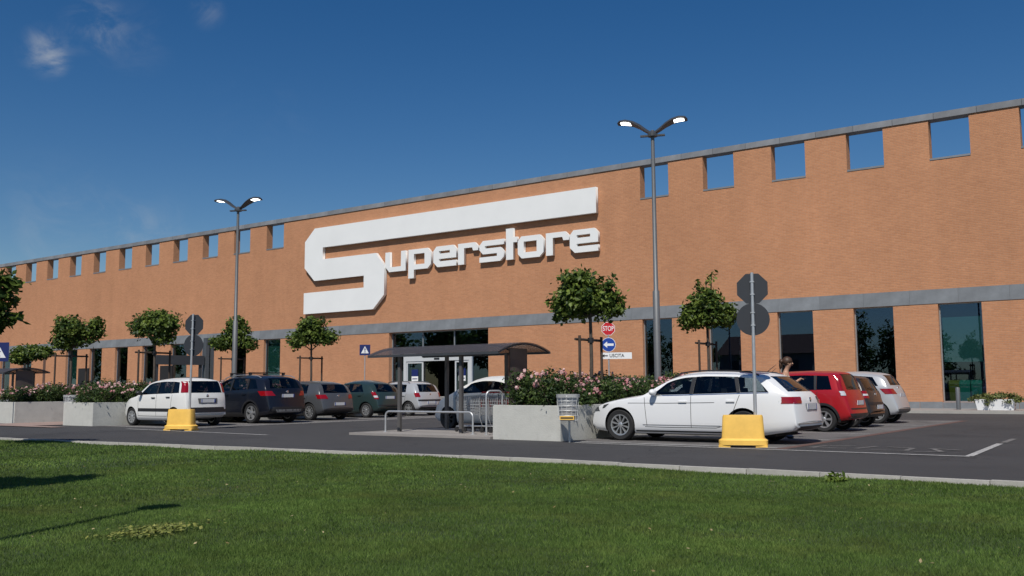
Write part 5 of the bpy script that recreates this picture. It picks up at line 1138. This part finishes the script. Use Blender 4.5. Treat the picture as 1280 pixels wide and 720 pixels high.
# ================================================================== PERSON
def person():
    root = thing('person', 'woman with tied up brown hair looking down at her hands beside the white estate', 'person', (-7.42, 20.45, 0), rad(18))
    # local: faces +x? built facing +X, y = her left
    skin = mat('skin', (.42, .24, .16), .55); top = mat('pale_top', (.55, .42, .33), .8); jeans = mat('jeans', (.09, .13, .20), .85, var=.2, vscale=12); hair = mat('brown_hair', (.055, .026, .013), .55, var=.4, vscale=30)
    V_ = []; E = []; Rr = []
    def v(p, r): V_.append(p); Rr.append(r if isinstance(r, tuple) else (r, r)); return len(V_) - 1
    def chain(a, pts):
        for p, r in pts:
            i = v(p, r); E.append((a, i)); a = i
        return a
    pel = v((0, 0, .92), (.15, .12)); 
    ch = chain(pel, [((.0, 0, 1.05), (.115, .10)), ((.01, 0, 1.20), (.135, .105)), ((.01, 0, 1.34), (.145, .10)), ((.015, 0, 1.43), (.07, .07))])
    neck = chain(ch, [((.035, 0, 1.49), .050), ((.06, 0, 1.545), .052)])
    head = chain(neck, [((.085, 0, 1.60), (.076, .07)), ((.085, 0, 1.66), (.082, .078)), ((.075, 0, 1.715), (.06, .06))])
    chest = 3
    for sg in (-1, 1):
        a = chain(chest, [((.0, sg * .155, 1.375), .055), ((-.03, sg * .20, 1.24), .043), ((-.01, sg * .215, 1.12), .037), ((.12, sg * .19, 1.15), .034), ((.26, sg * .10, 1.25), .026), ((.31, sg * .07, 1.28), (.034, .02))])
        for k in range(4): chain(a, [((.345 , sg * (.07 + .02 * (k - 1.5)), 1.295), .0095), ((.375 - .003 * abs(k - 1.5), sg * (.066 + .019 * (k - 1.5)), 1.29), .009), ((.392 - .008 * abs(k - 1.2), sg * (.062 + .018 * (k - 1.5)), 1.272), .008)])
        chain(a, [((.315, sg * .03, 1.305), .0105), ((.345, sg * .012, 1.312), .0085)])
        chain(pel, [((0, sg * .09, .84), .085), ((.01, sg * .10, .66), .070), ((.02, sg * .10, .48), .054), ((0, sg * .10, .30), .050), ((-.02, sg * .10, .10), .037), ((.03, sg * .11, .045), (.042, .038)), ((.14, sg * .12, .03), (.04, .026))])
    me = bpy.data.meshes.new('body'); me.from_pydata(V_, E, []); o = bpy.data.objects.new('tmpb', me); COL.objects.link(o)
    md = o.modifiers.new('s', 'SKIN'); md.use_smooth_shade = True
    for i, q in enumerate(me.skin_vertices[0].data): q.radius = Rr[i]; q.use_root = (i == 0)
    o.modifiers.new('u', 'SUBSURF').levels = 2; bpy.context.view_layer.update(); bm_ = eval_mesh(o, 'body'); bpy.data.objects.remove(o)
    for m_ in (skin, top, jeans, M_black): bm_.materials.append(m_)
    for p in bm_.polygons:
        c = p.center; p.material_index = 0
        if c.z < .06: p.material_index = 3
        elif c.z < .98: p.material_index = 2
        elif c.z < 1.36 and abs(c.y) < .155 and c.x < .14: p.material_index = 1
        p.use_smooth = True
    bo = link('body', bm_, root)
    h = MB(); T = Matrix.Translation((.055, 0, 1.675)) @ Matrix.Diagonal((.112, .102, .108, 1)); h.lathe([(.05, -.75), (.6, -.72), (.95, -.3), (1, .1), (.85, .55), (.5, .9), (.05, 1.02)], 16, T @ Matrix.Rotation(rad(-28), 4, 'Y'))
    T = Matrix.Translation((-.065, 0, 1.675)) @ Matrix.Diagonal((.06, .06, .055, 1)); h.lathe([(.05, -1), (.7, -.7), (1, 0), (.7, .7), (.05, 1)], 12, T); T = Matrix.Translation((-.09, .0, 1.60)) @ Matrix.Diagonal((.035, .045, .10, 1)); h.lathe([(.05, -1), (.7, -.7), (1, 0), (.7, .7), (.05, 1)], 10, T); h.build('hair', hair, root, True, 80)
    f = MB()
    for sg in (-1, 1): f.lathe([(.002, -.004), (.006, -.002), (.008, 0), (.006, .002), (.002, .004)], 8, Matrix.Translation((.152, sg * .03, 1.652)) @ Matrix.Rotation(A90, 4, 'Y'), M_dark); f.lathe([(.004, -.008), (.012, -.006), (.016, 0), (.012, .006), (.004, .008)], 8, Matrix.Translation((.075, sg * .080, 1.63)) @ Matrix.Rotation(A90, 4, 'X'), skin)
    f.add([(.155, -.013, 1.615), (.155, .013, 1.615), (.158, 0, 1.66), (.185, 0, 1.622)], [(0, 1, 3), (1, 2, 3), (2, 0, 3), (0, 2, 1)], skin); f.box((.152, -.02, 1.583), (.161, .02, 1.592), mat('lips', (.33, .09, .08), .5)); f.build('face', None, root, True, 60)
    ph = thing('mobile_phone', 'dark mobile phone held by the woman', 'phone', (-7.42 + math.cos(rad(18)) * .37, 20.45 + math.sin(rad(18)) * .37, 1.302), rad(18)); b = MB(); b.box((-.07, -.036, 0), (.07, .036, .009)); b.build('phone_body', M_black, ph)
person()

# ================================================================== BEHIND THE CAMERA (seen mirrored in the shop windows)
def big_tree(label, x, y, h, r, seed, lf=.5):
    rng = np.random.default_rng(seed); root = thing('tall_tree', label, 'tree', (x, y, -.3), 0, 'trees across the road behind the photographer'); lb = [(rng.normal() * r * .25, rng.normal() * r * .25, h * f, r * k, r * k, h * .2) for f, k in ((.45, .9), (.6, 1.), (.75, .75), (.88, .45))]
    P, N_, S = crown_points(lb, 150, 12, rng, r * .13); link('crown', leaf_mesh('crown', P, N_, rng.uniform(.7, 1.3, len(P)) * lf, S, L_tree, rng), root); b = MB(); b.tube([(0, 0, 0), (0, 0, h * .4), (0, 0, h * .8)], [.25, .2, .05], 8); b.build('trunk', M_bark, root)
row = None
for i in range(15):
    if row is None:
        big_tree('x', -78, -48, 15., 6.2, 400, 1.2); row = [o for o in COL.objects if o.name.startswith('tall_tree')][-1]; t = row
    else: t = copy_tree(row)
    t.location = (-96 - 12.5 * i, -47 - 3 * (i % 3), -.3); t.rotation_euler = (0, 0, i * 1.7); t['label'] = 'leafy tree in the long row of trees behind the photographer'; t['group'] = 'long row of trees behind the photographer'
for i, (x, y, h, r) in enumerate(((-33, -38, 9.5, 2.6), (-38.5, -41, 11, 2.9), (-28, -40, 8.5, 2.5), (-64, -40, 10, 3.2), (-72, -44, 11, 3.5), (-84, -40, 9.5, 3.2))): big_tree(('tall leafy tree number %s along the street behind the photographer' % ('one two three four five six'.split()[i])), x, y, h, r, 300 + i)
hs_ = thing('house', 'plain house with gabled roof behind the photographer', 'house', (-52, -46, -.3)); b = MB(); b.box((-7, -5, 0), (7, 5, 6.2)); b.build('wall', mat('house_plaster', (.28, .27, .24), .9, var=.1), hs_)
b = MB(); b.add([(-7.5, -5.6, 6.2), (7.5, -5.6, 6.2), (7.5, 5.6, 6.2), (-7.5, 5.6, 6.2), (-7.5, 0, 9.2), (7.5, 0, 9.2)], [(0, 1, 5, 4), (2, 3, 4, 5), (0, 4, 3), (1, 2, 5), (3, 2, 1, 0)]); b.build('roof', mat('house_tiles', (.16, .07, .045), .9), hs_)
for x in (-4.5, -1.5, 1.5, 4.5):
    for z in (1.0, 3.9):
        b = MB(); b.box((x - .55, 5.0, z), (x + .55, 5.06, z + 1.4)); b.build('window', M_dgrey, hs_)

# ================================================================== GRASS, CLOVER, FALLEN LEAVES
def grass(name, n_bands, label):
    rng = np.random.default_rng(9); VV = []; SS = []
    cx, cy = 0., 0.
    for d0, d1, dens, wd, ht in n_bands:
        # ring of ground in front of the camera, wide enough for a step to the side
        area = .5 * (d1 ** 2 - d0 ** 2) * 2.05; n = int(area * dens)
        a = rng.uniform(-.85, .95, n); d = np.sqrt(rng.uniform(d0 ** 2, d1 ** 2, n)); ang = YAW * 1.0
        x = -np.sin(ang - a) * d; y = np.cos(ang - a) * d
        ky = np.interp(x, [-90, -60, -35, -23.3, -15, -9, -2, 15, 60], [7.5, 9.2, 10.85, 11.62, 12.25, 12.58, 12.46, 12.4, 12.3]); k = (y < ky - .045 + rng.normal(0, .012, n)) & (y > -3) & (x > -40)
        x, y = x[k], y[k]; n = len(x)
        z = -.035 + .018 * np.sin(x * .55 + 1.3) * np.sin(y * .7) + .012 * np.sin(x * 1.7 + y * 1.1) - .004 * np.maximum(0, 6 - y)
        pat = .5 + .5 * np.sin(x * 2.1 + np.sin(y * 3.3)) * np.sin(y * 2.7 + np.sin(x * 1.9)); h = ht * rng.uniform(.45, 1.15, n) * (.8 + .4 * pat); t = rng.uniform(0, 6.283, n); w = wd * rng.uniform(.7, 1.3, n); le = rng.normal(0, .55, (n, 2)) * h[:, None]
        P0 = np.stack([x - np.cos(t) * w / 2, y - np.sin(t) * w / 2, z - .006], 1); P1 = np.stack([x + np.cos(t) * w / 2, y + np.sin(t) * w / 2, z - .006], 1); P2 = np.stack([x + le[:, 0], y + le[:, 1], z + h], 1)
        VV.append(np.stack([P0, P1, P2], 1).reshape(-1, 3)); s_ = np.clip(rng.beta(2, 2.6, n) + .12 * (pat - .5), 0, 1); dry = rng.uniform(size=n) < .02; s_[dry] = 1.6; SS.append(np.repeat(s_, 3))
    V_ = np.concatenate(VV); S = np.concatenate(SS); n = len(V_) // 3
    me = bpy.data.meshes.new(name); me.vertices.add(len(V_)); me.vertices.foreach_set('co', V_.astype(np.float32).ravel()); me.loops.add(n * 3); me.loops.foreach_set('vertex_index', np.arange(n * 3, dtype=np.int32)); me.polygons.add(n); me.polygons.foreach_set('loop_start', np.arange(0, n * 3, 3, dtype=np.int32)); me.update(calc_edges=True)
    at = me.attributes.new('shade', 'FLOAT', 'POINT'); at.data.foreach_set('value', S.astype(np.float32)); me.materials.append(L_grass); o = link(name, me); tag(o, label, 'grass', kind='stuff'); return o
grass('lawn_grass', [(4.3, 7.5, 12500, .005, .026), (7.5, 11, 6500, .0065, .027), (11, 16, 2600, .010, .030), (16, 30, 700, .018, .035)], 'short mown green grass covering the lawn')
rng = np.random.default_rng(21)
def ground_leaves(name, n, cx, cy, sx, sy, size, mt, label, cat, h=.02):
    x = cx + rng.normal(size=n) * sx; y = cy + rng.normal(size=n) * sy; z = np.array([lawn_z(a, c) for a, c in zip(x, y)]) + rng.uniform(.4, 1.2, n) * h + .02
    me = leaf_mesh(name, np.stack([x, y, z], 1), rng.normal(size=(n, 3)) * .35 + np.array([0, 0, 1.]), rng.uniform(.6, 1.3, n) * size, rng.uniform(0, 1, n), mt, rng, .8); tag(link(name, me), label, cat, kind='stuff')
ground_leaves('clover_patch', 420, -7.05, 4.72, .17, .20, .036, attr_leaf_mat('clover', (.11, .14, .03), (.27, .28, .07), .2), 'patch of yellow green clover in the lawn', 'clover', .03)
n = 150; xs_ = rng.uniform(-14, 0, n); ys_ = rng.uniform(3.8, 11.5, n); me = leaf_mesh('fallen_leaves', np.stack([xs_, ys_, np.array([lawn_z(a, c) for a, c in zip(xs_, ys_)]) + .045], 1), rng.normal(size=(n, 3)) * .3 + np.array([0, 0, 1.]), rng.uniform(.018, .04, n), rng.uniform(0, 1, n), attr_leaf_mat('dry_leaf', (.16, .12, .04), (.40, .33, .18), .1), rng); tag(link('fallen_leaves', me), 'scattered small dry leaves lying on the lawn', 'leaves', kind='stuff')
r = thing('weed', 'bright green weed growing beside the kerb', 'plant', (-3.75, 11.95, -.06)); P, N_, S = crown_points([(0, 0, .04, .12, .10, .04)], 16, 9, rng, .04); link('foliage', leaf_mesh('foliage', P, N_, rng.uniform(.7, 1.3, len(P)) * .07, S, attr_leaf_mat('weed_leaf', (.06, .10, .01), (.16, .22, .04), .3), rng), r)
b = MB(); b.box((-4.55, 11.75, -.09), (-3.45, 12.1, -.058)); o = b.build('manhole_slab', M_pink); tag(o, 'small bare paving slab in the grass by the kerb', 'slab')
